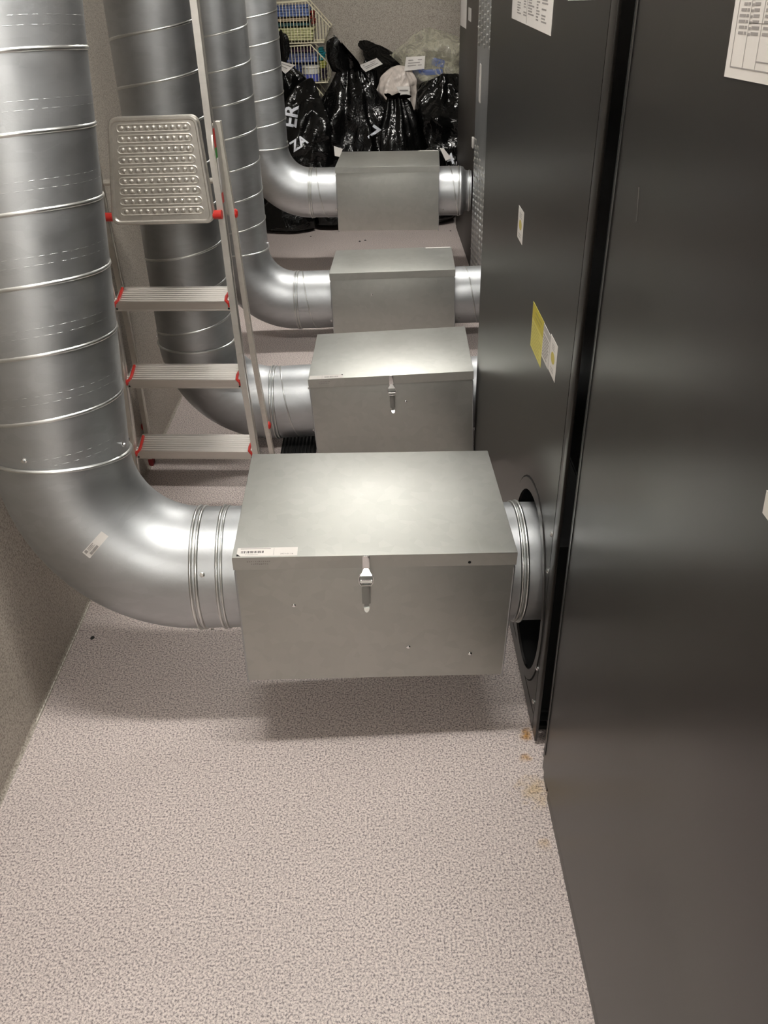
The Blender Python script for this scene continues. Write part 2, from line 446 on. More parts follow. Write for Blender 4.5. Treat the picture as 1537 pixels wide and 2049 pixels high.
    if i == 0:
        pr = MB(); random.seed(11)
        xx = x0+0.008
        while xx < x0+0.050:
            bwid = random.choice((0.0006, 0.0012, 0.0018)); pr.box((xx, y0+0.0125, zt+0.0003), (bwid, 0.007, 0.0001)); xx += bwid+random.choice((0.0007, 0.0012))
        pr.box((x0+0.034, y0+0.0225, zt+0.0003), (0.056, 0.0013, 0.0001)); pr.box((x0+0.068, y0+0.013, zt+0.0003), (0.0004, 0.022, 0.0001))
        lpart('barcode', pr, INK, ls)
        tm = text_mb('P172000201', 0.0048, (x0+0.016, y0+0.003, zt+0.0004), (1, 0, 0), (0, 1, 0)); lpart('print', tm, INKG, ls, smooth=0)
        tm = text_mb('2023-01-16', 0.0052, (x0+0.080, y0+0.004, zt+0.0004), (1, 0, 0), (0, 1, 0)); lpart('print', tm, INK, ls, smooth=0)
        cn = MB().add([(x0, y0, zt+0.0004), (x0+0.008, y0, zt+0.0004), (x0, y0+0.007, zt+0.0004)], [[0, 1, 2]]); lpart('torn_corner', cn, VOID, ls, smooth=0)
    if i == 1:
        pr = MB(); random.seed(5); xx = x0+0.050
        while xx < x0+0.094:
            bwid = random.choice((0.0006, 0.0012, 0.0018)); pr.box((xx, y0+0.012, zt+0.0003), (bwid, 0.009, 0.0001)); xx += bwid+random.choice((0.0007, 0.0012))
        pr.box((x0+0.041, y0+0.013, zt+0.0003), (0.0004, 0.022, 0.0001))
        lpart('barcode', pr, INKG, ls)
        cn = MB().add([(x0+lw, y0+lh, zt+0.0004), (x0+lw-0.008, y0+lh, zt+0.0004), (x0+lw, y0+lh-0.007, zt+0.0004)], [[0, 1, 2]]); lpart('torn_corner', cn, VOID, ls, smooth=0)
    if i < 2:                                              # ink jet stamp under the lid edge
        st = MB(); random.seed(21+i)
        for (sx, sz, n_) in ((-W/2+0.028, H-0.010, 5), (-W/2+0.046, H-0.010, 7), (-W/2+0.035, H-0.0155, 9)):
            for q in range(n_):
                st.box((sx+q*0.0037, -D/2-0.0002, sz+random.uniform(-0.0003, 0.0003)), (random.uniform(0.0015, 0.003), 0.0002, random.uniform(0.0015, 0.0027)))
        lpart('ink_stamp', st, INKG, t, smooth=0)

# ------------------------------------------------------------------ spiral ducts
def helix_mb(c0, axis, r, length, pitch, z_off, w=0.0042, h=0.0028, seg=40, start_cut=0.0):
    c0, t = V(c0), V(axis).normalized()
    ref = V((1, 0, 0)) if abs(t.x) < 0.9 else V((0, 0, 1))
    e1 = (ref - t*ref.dot(t)).normalized(); e2 = t.cross(e1)
    mb = MB(); prof = [(-w, -0.0006), (-w*0.55, h*0.8), (0, h), (w*0.55, h*0.8), (w, -0.0006)]; P = len(prof)
    vs = []; fs = []; n = 0
    a0 = -2*pi*z_off/pitch
    a = a0
    while True:
        z = pitch*(a-a0)/(2*pi)
        if z > length: break
        d = e1*cos(a+2*pi*z_off/pitch*0)+e2*sin(a)
        for (ax, rr) in prof: vs.append(c0+t*(z+ax)+d*(r+rr))
        n += 1; a += 2*pi/seg
    for i in range(n-1):
        for j in range(P-1): fs.append([i*P+j, i*P+j+1, (i+1)*P+j+1, (i+1)*P+j])
    return mb.add(vs, fs)
RAD = [0.130, 0.125, 0.125, 0.125]
BEND = [0.258, 0.235, 0.235, 0.235]
AXIS = [((-0.660, 0.330), (0.042, 0.21)), ((-0.621, 0.26), (0.021, 0.0)), ((-0.607, 0.2), (0.008, 0.0)), ((-0.583, 0.42), (0.004, 0.0))]
DLAB = ['wide galvanised spiral duct leaning inward, with a white sticker on its elbow',
        'galvanised spiral duct rising behind the folded stepladder',
        'galvanised spiral duct that feeds the low box without a latch',
        'galvanised spiral duct standing nearest the pile of black bags']
HOFF = [0.111, 0.0835, 0.112, 0.003]
ELB = []
def tangent_dir(a): return a
for i in range(4):
    base, M = FRM[i]
    ex = (M @ V((1, 0, 0))).normalized()
    cen = base + M @ V((0, 0, H/2-0.008))
    r = RAD[i]; Rb = BEND[i]
    (ax0, az0), (tx, ty) = AXIS[i]
    u = V((tx, ty, 1)).normalized()
    d0 = -ex
    n0 = (u - d0*u.dot(d0)).normalized()
    alpha = d0.angle(u)
    s = 0.4
    for _ in range(20):
        S = cen + d0*s
        C = S + n0*Rb
        E = C + Rb*(-n0*cos(alpha)+d0*sin(alpha))
        target = ax0 + tx*(E.z-az0)
        s += (E.x-target)/(-d0.x) if d0.x else 0
    S = cen + d0*s; C = S + n0*Rb
    E = C + Rb*(-n0*cos(alpha)+d0*sin(alpha))
    t = root('spiral_duct', DLAB[i], 'duct', (E.x, E.y, E.z), None, 'galvanised spiral ducts along the left wall')
    L = (CEIL-E.z)/u.z
    rp = MB(); rp.pipe(E-u*0.03, E+u*(L+0.02), r, 64)
    ris = part('riser', rp, GPIPE, t, smooth=40)
    part('seam_rib', helix_mb(E+u*0.012, u, r, L-0.012, 0.119, HOFF[i]), GRIB, ris, smooth=60)
    if i == 0:
        for so in (0.033, 0.047): part('score_line', helix_mb(E+u*0.012, u, r, L-0.012, 0.119, (HOFF[i]+so) % 0.119, 0.0008, 0.00025), GPIPE, ris, smooth=60)
    # elbow
    eb = MB(); vs = []; fs = []; NS, NT = 64, 28
    for a in range(NT+1):
        tt = alpha*a/NT
        p = C + Rb*(-n0*cos(tt)+d0*sin(tt)); tg = n0*sin(tt)+d0*cos(tt); sd = d0.cross(n0).normalized(); up2 = sd.cross(tg)
        for k in range(NS):
            an = 2*pi*k/NS; vs.append(p+(up2*cos(an)+sd*sin(an))*(r+0.0012))
    for a in range(NT):
        for k in range(NS): fs.append([a*NS+k, a*NS+(k+1) % NS, (a+1)*NS+(k+1) % NS, (a+1)*NS+k])
    eb.add(vs, fs)
    el = part('elbow', eb, GPIPE, t, smooth=50)
    ELB.append((C, n0, d0, Rb, r, alpha, el, u, E))
    rg = MB(); rg.ring(E, u, r+0.0015, 0.004, 0.005); part('elbow_rim', rg, GRIB, el, smooth=60)
    rg = MB(); rg.ring(S, d0, r+0.001, 0.004, 0.0035); rg.ring(S-d0*0.011, d0, r+0.0005, 0.004, 0.003); part('elbow_rim', rg, GRIB, el, smooth=60)
    # horizontal sleeve into the box
    left = base + M @ V((-(W-0.006)/2, 0, H/2-0.008))
    part('sleeve', MB().pipe(S+d0*0.03, left-ex*0.0012, r, 64), GPIPE, t, smooth=40)
    if i == 0:
        rg = MB(); q = S+ex*0.052; rg.ring(q, ex, r, 0.004, 0.004); rg.ring(q+ex*0.009, ex, r, 0.003, 0.003)
        part('sleeve_bead', rg, GRIB, t, smooth=60)
    else:
        ln = (left-S).length
        part('sleeve_bead', helix_mb(S+ex*0.012, ex, r, ln-0.024, 0.119, 0.02, 0.003, 0.002), GRIB, t, smooth=60)
        rg = MB(); rg.ring(left-ex*0.007, ex, r, 0.004, 0.004); part('collar_bead', rg, GRIB, t, smooth=60)
    # screws
    sv = []
    if i == 0: sv = [(E+u*0.022, u, -100), (E+u*0.022, u, -8), (S+ex*0.024, ex, 60), (S+ex*0.02, ex, 145)]
    elif i == 1: sv = [(E+u*0.02, u, -170), (left-ex*0.016, ex, 120), (left-ex*0.016, ex, 45)]
    else: sv = [(E+u*0.02, u, -5), (left-ex*0.016, ex, 120)]
    for (cc, axv, dg) in sv:
        if abs(axv.z) > 0.5:
            dirv = V((cos(R(dg)), sin(R(dg)), 0)); dirv = (dirv-axv*dirv.dot(axv)).normalized()
        else:
            dirv = V((0, -sin(R(dg)), cos(R(dg)))); dirv = (dirv-axv*dirv.dot(axv)).normalized()
        mb = MB().disc(cc+dirv*(r-0.0005), dirv, 0.0055, 0.003); mb.disc(cc+dirv*(r+0.002), dirv, 0.0035, 0.004, 6, dome=False)
        part('screw', mb, CHROME, t)
    # outlet side
    right = base + M @ V(((W-0.006)/2, 0, H/2-0.008))
    xend = [XM+0.045, X3-0.012, X3-0.012, 0.448][i]
    end = right + ex*((xend-right.x)/ex.x)
    lab = ['short galvanised collar entering the round hole in the black cabinet', 'galvanised outlet collar hidden mostly behind the stickered black cabinet',
           'galvanised outlet collar ending at the edge of the stickered black cabinet', 'galvanised outlet collar stepping down to a thinner pipe by the perforated panel'][i]
    tc_ = root('duct_collar', lab, 'duct collar', ((right+end)/2), None, 'outlet collars between boxes and machines')
    part('pipe', MB().pipe(right+ex*0.0012, end, r-0.002, 64), GPIPE, tc_, smooth=40)
    rg = MB()
    if i == 0:
        q = right+ex*0.038; rg.ring(q, ex, r-0.002, 0.004, 0.004); rg.ring(q+ex*0.010, ex, r-0.002, 0.005, 0.006)
    elif i == 3:
        rg.ring(right+ex*0.105, ex, r-0.002, 0.004, 0.003)
    else:
        rg.ring(right+ex*0.13, ex, r-0.002, 0.004, 0.004)
    part('bead', rg, GRIB, tc_, smooth=60)
    if i >= 2:
        part('seam_rib', helix_mb(right+ex*0.008, ex, r-0.002, 0.12, 0.119, 0.05, 0.003, 0.002), GRIB, tc_, smooth=60)
        part('screw', MB().disc(right+ex*0.02+V((0, -0.1, -0.07)), V((0, -0.8, -0.55)), 0.004, 0.004), CHROME, tc_)
    if i == 3:
        rc = MB(); vs = []; fs = []; prof = [(0, r-0.002), (0.012, r-0.006), (0.022, 0.104), (0.036, 0.100), (0.055, 0.100)]
        e1 = V((0, 0, 1)); e1 = (e1-ex*e1.dot(ex)).normalized(); e2 = ex.cross(e1)
        for (a, rr) in prof:
            for k in range(48): vs.append(end+ex*a+(e1*cos(2*pi*k/48)+e2*sin(2*pi*k/48))*rr)
        for a in range(len(prof)-1):
            for k in range(48): fs.append([a*48+k, a*48+(k+1) % 48, (a+1)*48+(k+1) % 48, (a+1)*48+k])
        rc.add(vs, fs); part('reducer', rc, GPIPE, tc_, smooth=50)
        rg = MB(); rg.ring(end+ex*0.045, ex, 0.100, 0.004, 0.004); part('bead', rg, GRIB, tc_, smooth=60)

# white sticker on the first elbow (its printed code field is left blank)
def on_elbow(i, px, py, off=0.0006):
    C, n0, d0, Rb, r, alpha, el, u, E = ELB[i]
    me = el.data
    M = top_xf(el)
    bvh = ON.setdefault(i, BVHTree.FromPolygons([M @ v.co for v in me.vertices], [list(p.vertices) for p in me.polygons]))
    d = ray(px, py).normalized()
    h = bvh.ray_cast(V((0, 0, CAM_H)), d)
    n = h[1] if h[1].dot(d) < 0 else -h[1]
    return h[0]+n*off
ON = {}
def sticker_grid(i, quad, nu, nv, off):
    mb = MB(); P = []
    a, b2, c2, d2 = quad
    for iv in range(nv+1):
        for iu in range(nu+1):
            s, q = iu/nu, iv/nv
            px = (a[0]*(1-s)+b2[0]*s)*(1-q)+(d2[0]*(1-s)+c2[0]*s)*q
            py = (a[1]*(1-s)+b2[1]*s)*(1-q)+(d2[1]*(1-s)+c2[1]*s)*q
            P.append(on_elbow(i, px, py, off))
    return mb.add(P, [[v*(nu+1)+k, v*(nu+1)+k+1, (v+1)*(nu+1)+k+1, (v+1)*(nu+1)+k] for v in range(nv) for k in range(nu)])
Q = [(165, 1105), (203, 1063), (217, 1073), (180, 1117)]
stk = part('sticker', sticker_grid(0, Q, 12, 6, 0.0010), PAPER, ELB[0][6], label='small white sticker')
def sub(Q, s0, s1, q0, q1):
    def f(s, q):
        a, b2, c2, d2 = Q
        return tuple((a[k]*(1-s)+b2[k]*s)*(1-q)+(d2[k]*(1-s)+c2[k]*s)*q for k in (0, 1))
    return [f(s0, q0), f(s1, q0), f(s1, q1), f(s0, q1)]
pm = MB()
for (s0, s1, q0, q1) in ((0.06, 0.16, 0.1, 0.42), (0.14, 0.52, 0.62, 0.9), (0.2, 0.5, 0.12, 0.2), (0.2, 0.44, 0.28, 0.34), (0.2, 0.5, 0.42, 0.47)):
    g = sticker_grid(0, sub(Q, s0, s1, q0, q1), 5, 2, 0.0018); pm.add(g.v, g.f)
part('print', pm, INKG, ELB[0][6], smooth=0)

# ------------------------------------------------------------------ cabinets on the right
def yz_quad(x, pts, th=0.0006):
    return MB().slab([(x, p[0], p[1]) for p in pts], (-1, 0, 0), th)
TOPZ = 2.05
# near cabinet
t = root('machine_cabinet', 'tall matt black machine cabinet with a gridded paper notice, nearest the open floor', 'cabinet', (0.75, 0.1, 0))
part('body', MB().box((0.75, 0.07, TOPZ/2+0.02), (0.87, 2.04, TOPZ-0.04), bev=0.004), BLACKM, t)
part('rear_panel', MB().box((XM+0.006, 0.075, (TOPZ+0.032)/2), (0.012, 2.06, TOPZ-0.032), bev=0.0015), BLACKM, t)
part('plinth', MB().box((0.75, 0.05, 0.014), (0.884, 2.0, 0.028)), BLACKM, t)
part('corner_foot', MB().box((XM+0.014, 1.085, 0.020), (0.02, 0.036, 0.040), bev=0.001), BLACKM, t)
part('edge_strip', MB().box((XM+0.010, 1.1065, TOPZ/2+0.03), (0.020, 0.003, TOPZ-0.06)), BLACKP, t)
part('screw', MB().disc((XM+0.008, 1.107, 0.056), (-0.6, 0.8, 0), 0.006, 0.004), CHROME, t)
part('seam', MB().box((XM-0.0003, 1.094, TOPZ/2+0.03), (0.001, 0.0015, TOPZ-0.1)), VOID, t)
scr = MB()
scr.slab([(XM, 0.999, 1.18), (XM, 0.996, 1.18), (XM, 0.988, 1.145), (XM, 0.990, 1.143)], (-1, 0, 0), 0.0002)
part('scratch', scr, plain('scratch_grey', (0.10, 0.095, 0.09), 0.5, var=0.6, scale=200), t)
part('sticker', yz_quad(XM, [(0.551, 1.042), (0.52, 1.042), (0.52, 1.022), (0.548, 1.022)]), PAPER, t)
# paper notice
def notice(label, x, corners, seed, cols):
    tl, bl, br, tr = corners
    o = root('paper_notice', label, 'paper', (x, (tl[0]+tr[0])/2, (bl[1]+br[1])/2))
    sh = part('sheet', yz_quad(x-0.0004, [tl, bl, br, tr], 0.0006), PAPER, o, smooth=0)
    def f(s, q): return tuple((tl[k]*(1-s)+tr[k]*s)*(1-q)+(bl[k]*(1-s)+br[k]*s)*q for k in (0, 1))
    pr = MB(); random.seed(seed)
    def bar(s0, s1, q0, q1): pr.slab([(x-0.0011, *f(s0, q0)), (x-0.0011, *f(s0, q1)), (x-0.0011, *f(s1, q1)), (x-0.0011, *f(s1, q0))], (-1, 0, 0), 0.0001)
    cols(bar)
    part('print', pr, INKG, sh, smooth=0)
    return o
def c1(bar):
    A = 1.0
    for q in [0.30+i*0.0165 for i in range(35)]:
        bar(0.115-0.04*random.random(), 0.150, q, q+0.0085); bar(0.158, 0.185, q, q+0.0085)
        s = 0.235
        bar(s, s+0.05+0.05*random.random(), q, q+0.009); bar(0.205, 0.228, q+0.003, q+0.011)
        bar(0.36, 0.36+0.1+0.3*random.random(), q, q+0.008)
    bar(0.055, 0.060, 0.0, 0.965); bar(0.200, 0.203, 0.0, 0.965); bar(0.340, 0.343, 0, 0.965)
    bar(0.055, 0.945, 0.965, 0.969); bar(0.2, 0.9, 0.835, 0.837); bar(0.34, 0.945, 0.94, 0.944); bar(0.942, 0.945, 0, 0.965)
notice('white A4 notice with a printed table, on the near black cabinet', XM, [(0.818, 1.560), (0.7965, 1.313), (0.615, 1.318), (0.628, 1.562)], 3, c1)
def c2(bar):
    for (s0, s1) in ((0.16, 0.28), (0.34, 0.42), (0.46, 0.62), (0.66, 0.74), (0.78, 0.92)):
        for q in [0.05+i*0.02 for i in range(45)]:
            if random.random() < 0.85: bar(s0, s0+(s1-s0)*random.uniform(0.5, 1), q, q+0.011)
    bar(0.425, 0.432, 0.02, 0.99)

# stickered cabinet with the round duct opening
Y0, Y1 = 1.187, 2.432
t = root('machine_cabinet', 'tall black machine cabinet with yellow and white stickers and a round duct opening', 'cabinet', (0.75, 1.81, 0))
part('body', MB().box((0.80, (Y0+Y1)/2, TOPZ/2), (0.80, Y1-Y0-0.01, TOPZ-0.02)), BLACKM, t)
hc = (1.385, 0.284); hr = 0.208
bm = bmesh.new()
outer = [(1.2235, 0.012), (Y1, 0.012), (Y1, TOPZ), (1.2235, TOPZ)]
ang = [k/48*2*pi for k in range(48)]
inner = [(hc[0]+min(0.125, hr) * 0 + hr*cos(a)*(0.70 if cos(a) < 0 else 1.0), hc[1]+hr*sin(a)) for a in ang]
for loop in (outer, inner):
    vv = [bm.verts.new((XM, p[0], p[1])) for p in loop]
    for k in range(len(vv)): bm.edges.new((vv[k], vv[(k+1) % len(vv)]))
bmesh.ops.triangle_fill(bm, use_beauty=True, use_dissolve=False, edges=bm.edges[:])
ret = bmesh.ops.extrude_face_region(bm, geom=bm.faces[:])
for g in ret['geom']:
    if isinstance(g, bmesh.types.BMVert): g.co.x += 0.0035
mb = MB(); bm.verts.index_update(); mb.add([p.co.copy() for p in bm.verts], [[q.index for q in f.verts] for f in bm.faces]); bm.free()
pan = part('rear_panel', mb, BLACKM, t)
ln_ = MB().box((XM+0.0925, 1.42, 0.29), (0.003, 0.44, 0.46))
for (yy, zz, sy, sz) in ((1.42, 0.062, 0.44, 0.003), (1.42, 0.515, 0.44, 0.003), (1.232, 0.29, 0.003, 0.45), (1.612, 0.29, 0.003, 0.45)):
    ln_.box((XM+0.049, yy, zz), (0.088, sy, sz))
part('opening', ln_, VOID, t)  # added liner, its black colour stands for the shade inside the hole
rl = MB()
for (cy, cz, sy, sz) in ((1.19+0.0, 0, 0, 0),): pass
def loop_strip(lo, li, x, th):
    mb = MB(); n = len(lo)
    vs = [(x, p[0], p[1]) for p in lo]+[(x, p[0], p[1]) for p in li]+[(x-th, p[0], p[1]) for p in lo]+[(x-th, p[0], p[1]) for p in li]
    fs = []
    for k in range(n):
        j = (k+1) % n
        fs += [[k, j, n+j, n+k], [2*n+k, 3*n+k, 3*n+j, 2*n+j], [k, 2*n+k, 2*n+j, j], [n+k, n+j, 3*n+j, 3*n+k]]
    return mb.add(vs, fs)
lo = [(hc[0]+(hr+0.026)*cos(a)*(0.70 if cos(a) < 0 else 1.0), hc[1]+(hr+0.026)*sin(a)) for a in ang]
part('bezel', loop_strip(lo, inner, XM, 0.002), BLACKM, pan)
lo2 = [(hc[0]+(hr+0.030)*cos(a)*(0.70 if cos(a) < 0 else 1.0), hc[1]+(hr+0.030)*sin(a)) for a in ang]
part('bezel_gap', loop_strip(lo2, lo, XM, 0.0003), VOID, pan)
part('corner_post', MB().box((XM+0.003, 1.2055, TOPZ/2+0.005), (0.006, 0.032, TOPZ-0.01), bev=0.001), BLACKM, t)
part('side_panel', MB().box((0.77, Y0+0.004, TOPZ/2+0.004), (0.86, 0.004, TOPZ-0.01)), VOID, t)  # coloured near black for the shade in the gap between the cabinets
part('base_rail', MB().box((XM+0.02, (1.23+Y1)/2, 0.006), (0.03, Y1-1.23, 0.012)), BLACKP, t)
part('seam', MB().box((XM-0.0002, (1.226+Y1)/2, 0.055), (0.0008, Y1-1.228, 0.0018)), VOID, t)
for z in (0.524, 0.438, 0.184, 0.086):
    part('screw', MB().disc((XM, 1.232, z), (-1, 0, 0), 0.0055, 0.004), CHROME, t)
sy = part('sticker', yz_quad(XM, [(1.577, 0.846), (1.577, 0.755), (1.460, 0.755), (1.460, 0.846)], 0.0004), YEL, t, smooth=0, label='yellow sticker')
def lines(x, y1, y0, z1, z0, n, mat, par, seed, hgt=0.5):
    mb = MB(); random.seed(seed)
    for k in range(n):
        z = z1-(z1-z0)*(k+0.5)/n; h = (z1-z0)/n*hgt/2
        e = y0+(y1-y0)*random.uniform(0, 0.25)
        mb.slab([(x, y1, z+h), (x, y1, z-h), (x, e, z-h), (x, e, z+h)], (-1, 0, 0), 0.0001)
    return part('print', mb, mat, par, smooth=0)
YPR = plain('yellow_print', (0.36, 0.31, 0.06), 0.6, var=0.15)
band = MB().slab([(XM-0.0005, 1.577, 0.846), (XM-0.0005, 1.577, 0.815), (XM-0.0005, 1.460, 0.815), (XM-0.0005, 1.460, 0.846)], (-1, 0, 0), 0.0001)
part('band', band, plain('deep_yellow', (0.50, 0.42, 0.04), 0.55, var=0.1), sy, smooth=0)
lines(XM-0.0007, 1.545, 1.475, 0.840, 0.821, 2, YPR, sy, 1); lines(XM-0.0006, 1.570, 1.467, 0.810, 0.760, 8, plain('yellow_print_faint', (0.50, 0.44, 0.11), 0.6, var=0.1), sy, 2)
s2 = part('sticker', yz_quad(XM, [(1.459, 0.845), (1.459, 0.780), (1.394, 0.780), (1.394, 0.845)], 0.0004), PAPER, t, smooth=0)
part('band', MB().slab([(XM-0.0005, 1.459, 0.845), (XM-0.0005, 1.459, 0.832), (XM-0.0005, 1.394, 0.832), (XM-0.0005, 1.394, 0.845)], (-1, 0, 0), 0.0001), PAPERG, s2, smooth=0)
lines(XM-0.0006, 1.455, 1.400, 0.829, 0.785, 8, INKG, s2, 4)
def eye_sticker(y1, y0, z1, z0, seed):
    s3 = part('sticker', yz_quad(XM, [(y1, z1), (y1, z0), (y0, z0), (y0, z1)], 0.0004), PAPER, t, smooth=0)
    cy, cz = (y1+y0)/2, (z1+z0)/2; w2, h2 = (y1-y0)*0.26, (z1-z0)*0.16
    part('print', MB().slab([(XM-0.0006, cy+w2*cos(a), cz+h2*sin(a)) for a in [k*pi/6 for k in range(12)]], (-1, 0, 0), 0.0001), YPR if False else plain('gold_print', (0.52, 0.43, 0.10), 0.6, var=0.2), s3, smooth=0)
    lines(XM-0.0006, y1-0.018, y0+0.018, z1-0.008, z1-0.020, 3, PAPERG, s3, seed); lines(XM-0.0006, y1-0.018, y0+0.018, z0+0.016, z0+0.006, 2, PAPERG, s3, seed+1)
eye_sticker(1.391, 1.329, 0.850, 0.783, 6)
eye_sticker(1.822, 1.754, 0.974, 0.908, 8)
notice('white A4 notice with grey columns, on the stickered black cabinet', XM, [(2.079, 1.535), (2.067, 1.309), (1.606, 1.300), (1.598, 1.540)], 9, c2)
notice('narrow white paper whose lower edge only shows, on the stickered black cabinet', XM, [(1.49, 1.52), (1.486, 1.354), (1.290, 1.359), (1.292, 1.52)], 12, c2)

# galvanised cabinet with the perforated rear
Y0, Y1 = 3.46, 4.440
t = root('machine_cabinet', 'machine cabinet with a galvanised perforated rear panel beyond the stickered black cabinet', 'cabinet', (0.85, 3.95, 0))
part('body', MB().box((0.91, (Y0+Y1)/2, TOPZ/2), (0.80, Y1-Y0-0.01, TOPZ-0.01)), DARKM, t)
gp = part('rear_panel', MB().box((X3+0.004, (Y0+Y1)/2, TOPZ/2), (0.008, Y1-Y0, TOPZ-0.02), bev=0.002), GDULL, t)
mb = MB()
def louvre(y, z):
    a, h, d = 0.030, 0.0085, 0.005
    vs = [(X3, y-a, z-h), (X3, y+a, z-h), (X3, y+a, z+h), (X3, y-a, z+h), (X3-d, y-a*0.6, z-h*0.4), (X3-d, y+a*0.6, z-h*0.4), (X3-d, y+a*0.6, z+h*0.6), (X3-d, y-a*0.6, z+h*0.6)]
    mb.add(vs, [[0, 1, 5, 4], [1, 2, 6, 5], [2, 3, 7, 6], [3, 0, 4, 7], [4, 5, 6, 7]])
for j in range(9):
    y = 4.37-j*0.105
    if y < Y0+0.05: break
    z = 1.115+ (4.37-y)*0.02
    while z < 1.75: louvre(y, z+(0.013 if j % 2 else 0)); z += 0.0285
    z = 0.10
    while z < 0.70-0.02*j: louvre(y, z+(0.013 if j % 2 else 0)); z += 0.0285
pf = part('perforation', mb, GRIB, gp, smooth=30); pf['kind'] = 'stuff'
for z in (1.18, 0.60, 0.16): part('screw', MB().disc((X3, 4.425, z), (-1, -0.2, 0), 0.006, 0.004), CHROME, t)
part('label_plate', yz_quad(X3, [(4.31, 1.04), (4.31, 0.88), (4.24, 0.88), (4.24, 1.04)]), PAPERG, t, smooth=0)
# hidden neighbour and far cabinet
t = root('machine_cabinet', 'dark machine cabinet set back between the stickered black and the perforated cabinets', 'cabinet', (0.9, 2.95, 0))
part('body', MB().box((0.91, 2.95, TOPZ/2), (0.81, 0.99, TOPZ-0.01), bev=0.003), DARKM, t)
part('rear_panel', MB().box((X3+0.003, 2.95, TOPZ/2+0.01), (0.006, 0.98, TOPZ-0.03), bev=0.001), DARKM, t)
Y0, Y1 = 4.45, 5.495
t = root('machine_cabinet', 'dark brown machine cabinet at the far end beside the black bags', 'cabinet', (0.9, 4.97, 0))
part('body', MB().box((0.92, (Y0+Y1)/2, TOPZ/2), (0.80, Y1-Y0-0.006, TOPZ-0.01)), DARKM, t)
part('rear_panel', MB().box((X4+0.004, (Y0+Y1)/2, TOPZ/2+0.008), (0.008, Y1-Y0, TOPZ-0.02), bev=0.002), DARKM, t)
part('base_rail', MB().box((X4+0.010, (Y0+Y1)/2, 0.010), (0.012, Y1-Y0-0.01, 0.020)), BLACKP, t)
part('sticker', yz_quad(X4, [(5.470, 1.50), (5.470, 1.142), (5.13, 1.139), (5.13, 1.50)]), PAPER, t, smooth=0)
part('sticker', yz_quad(X4, [(5.03, 1.242), (5.03, 1.184), (4.885, 1.180), (4.885, 1.240)]), PAPERG, t, smooth=0)
part('cable_clip', MB().box((X4-0.006, 4.56, 0.66), (0.012, 0.05, 0.05), bev=0.003), PAPERG, t)

# ------------------------------------------------------------------ folded stepladder
LY0, LM_, LS, LZ1 = 2.23, 0.085, 0.233, 0.165
LYAW = R(-4.2)
def ly(z): return LY0+LM_*z
xs_r = [(0.0, -0.392), (0.15, -0.403), (0.397, -0.416), (0.612, -0.421), (0.86, -0.424), (1.02, -0.430), (1.36, -0.432), (1.62, -0.434)]
def interp(tab, z):
    for (a, b2) in zip(tab, tab[1:]):
        if z <= b2[0]:
            k = (z-a[0])/(b2[0]-a[0]); return a[1]*(1-k)+b2[1]*k
    return tab[-1][1]
XC = -0.592
def stile_x(side, z):
    xr = interp(xs_r, z)
    return xr if side > 0 else 2*XC-xr
lad = root('stepladder', 'folded aluminium stepladder with red plastic caps and a dimpled platform', 'ladder', (XC, 2.25, 0))
def yo(x): return -math.tan(-LYAW)*(x-XC)               # yaw: right side a little nearer
def bar_prof(w, d): return [(-w, -d), (w, -d), (w, -d*0.35), (w*0.6, -d*0.2), (w*0.6, d*0.2), (w, d*0.35), (w, d), (-w, d)]
def profile_bar(path, w, d):
    mb = MB(); n = len(path); pr = bar_prof(w, d); K = len(pr)
    vs = []; fs = []
    for p in path:
        for (a, b2) in pr: vs.append(V(p)+V((a, b2, 0)))
    for i in range(n-1):
        for k in range(K): fs.append([i*K+k, i*K+(k+1) % K, (i+1)*K+(k+1) % K, (i+1)*K+k])
    fs += [list(range(K))[::-1], [(n-1)*K+k for k in range(K)]]
    return mb.add(vs, fs)
ZT = 1.62
for side in (-1, 1):
    path = []
    for k in range(28):
        z = 0.02+(ZT-0.02)*k/27; x = stile_x(side, z)+side*0.006
        path.append((x, ly(z)+yo(x), z))
    st = part('stile', profile_bar(path, 0.0085, 0.019), ALU, lad, smooth=30)
    x = stile_x(side, 0.01)+side*0.006
    part('foot', MB().box((x, ly(0)+yo(x), 0.016), (0.024, 0.046, 0.032), bev=0.004), RED, lad, label='red plastic foot')
    # rear leg
    path = []
    for k in range(18):
        z = 0.02+1.06*k/17
        x = stile_x(side, z)+side*0.014
        yy = 2.452-0.045*z
        path.append((x, yy+yo(x)*0.6, z))
    part('rear_leg', profile_bar(path, 0.0075, 0.012), ALUD, lad, smooth=30)
    x = stile_x(side, 0.01)+side*0.014
    part('foot', MB().box((x, 2.452+yo(x)*0.6, 0.014), (0.022, 0.032, 0.028), bev=0.004), DRED, lad, label='dark red plastic foot')
    for z in (0.84, 0.15):
        x = stile_x(side, z)+side*0.0215
        part('hinge_cap', MB().disc((x, 2.452-0.045*z+yo(x)*0.6, z), (side, 0, 0), 0.013, 0.008), RED, lad, label='red plastic cap')
    x = stile_x(side, 1.03)+side*0.010                    # hinge cover plate
    hp = MB(); pl = []
    for k in range(14):
        a = pi*k/13; pl.append((x, 2.345+yo(x)+0.055*cos(a)*1.0, 1.02+0.07*sin(a)))
    pl += [(x, 2.30+yo(x), 0.88), (x, 2.395+yo(x), 0.84)]
    hp.slab(pl, (side, 0, 0), 0.004); part('hinge_plate', hp, ALUD, lad)
# sticker on the outer face of the right stile
xs = stile_x(1, 0.98)+0.006+0.0093
for (z1, z0, mt) in ((1.075, 1.03, RED), (1.03, 1.005, GRN), (1.005, 0.92, PAPER), (0.92, 0.895, RED)):
    zz = (z1+z0)/2
    part('sticker', MB().box((stile_x(1, zz)+0.0152, ly(zz)+yo(xs), zz), (0.0006, 0.022, z1-z0)), mt, lad, smooth=0)
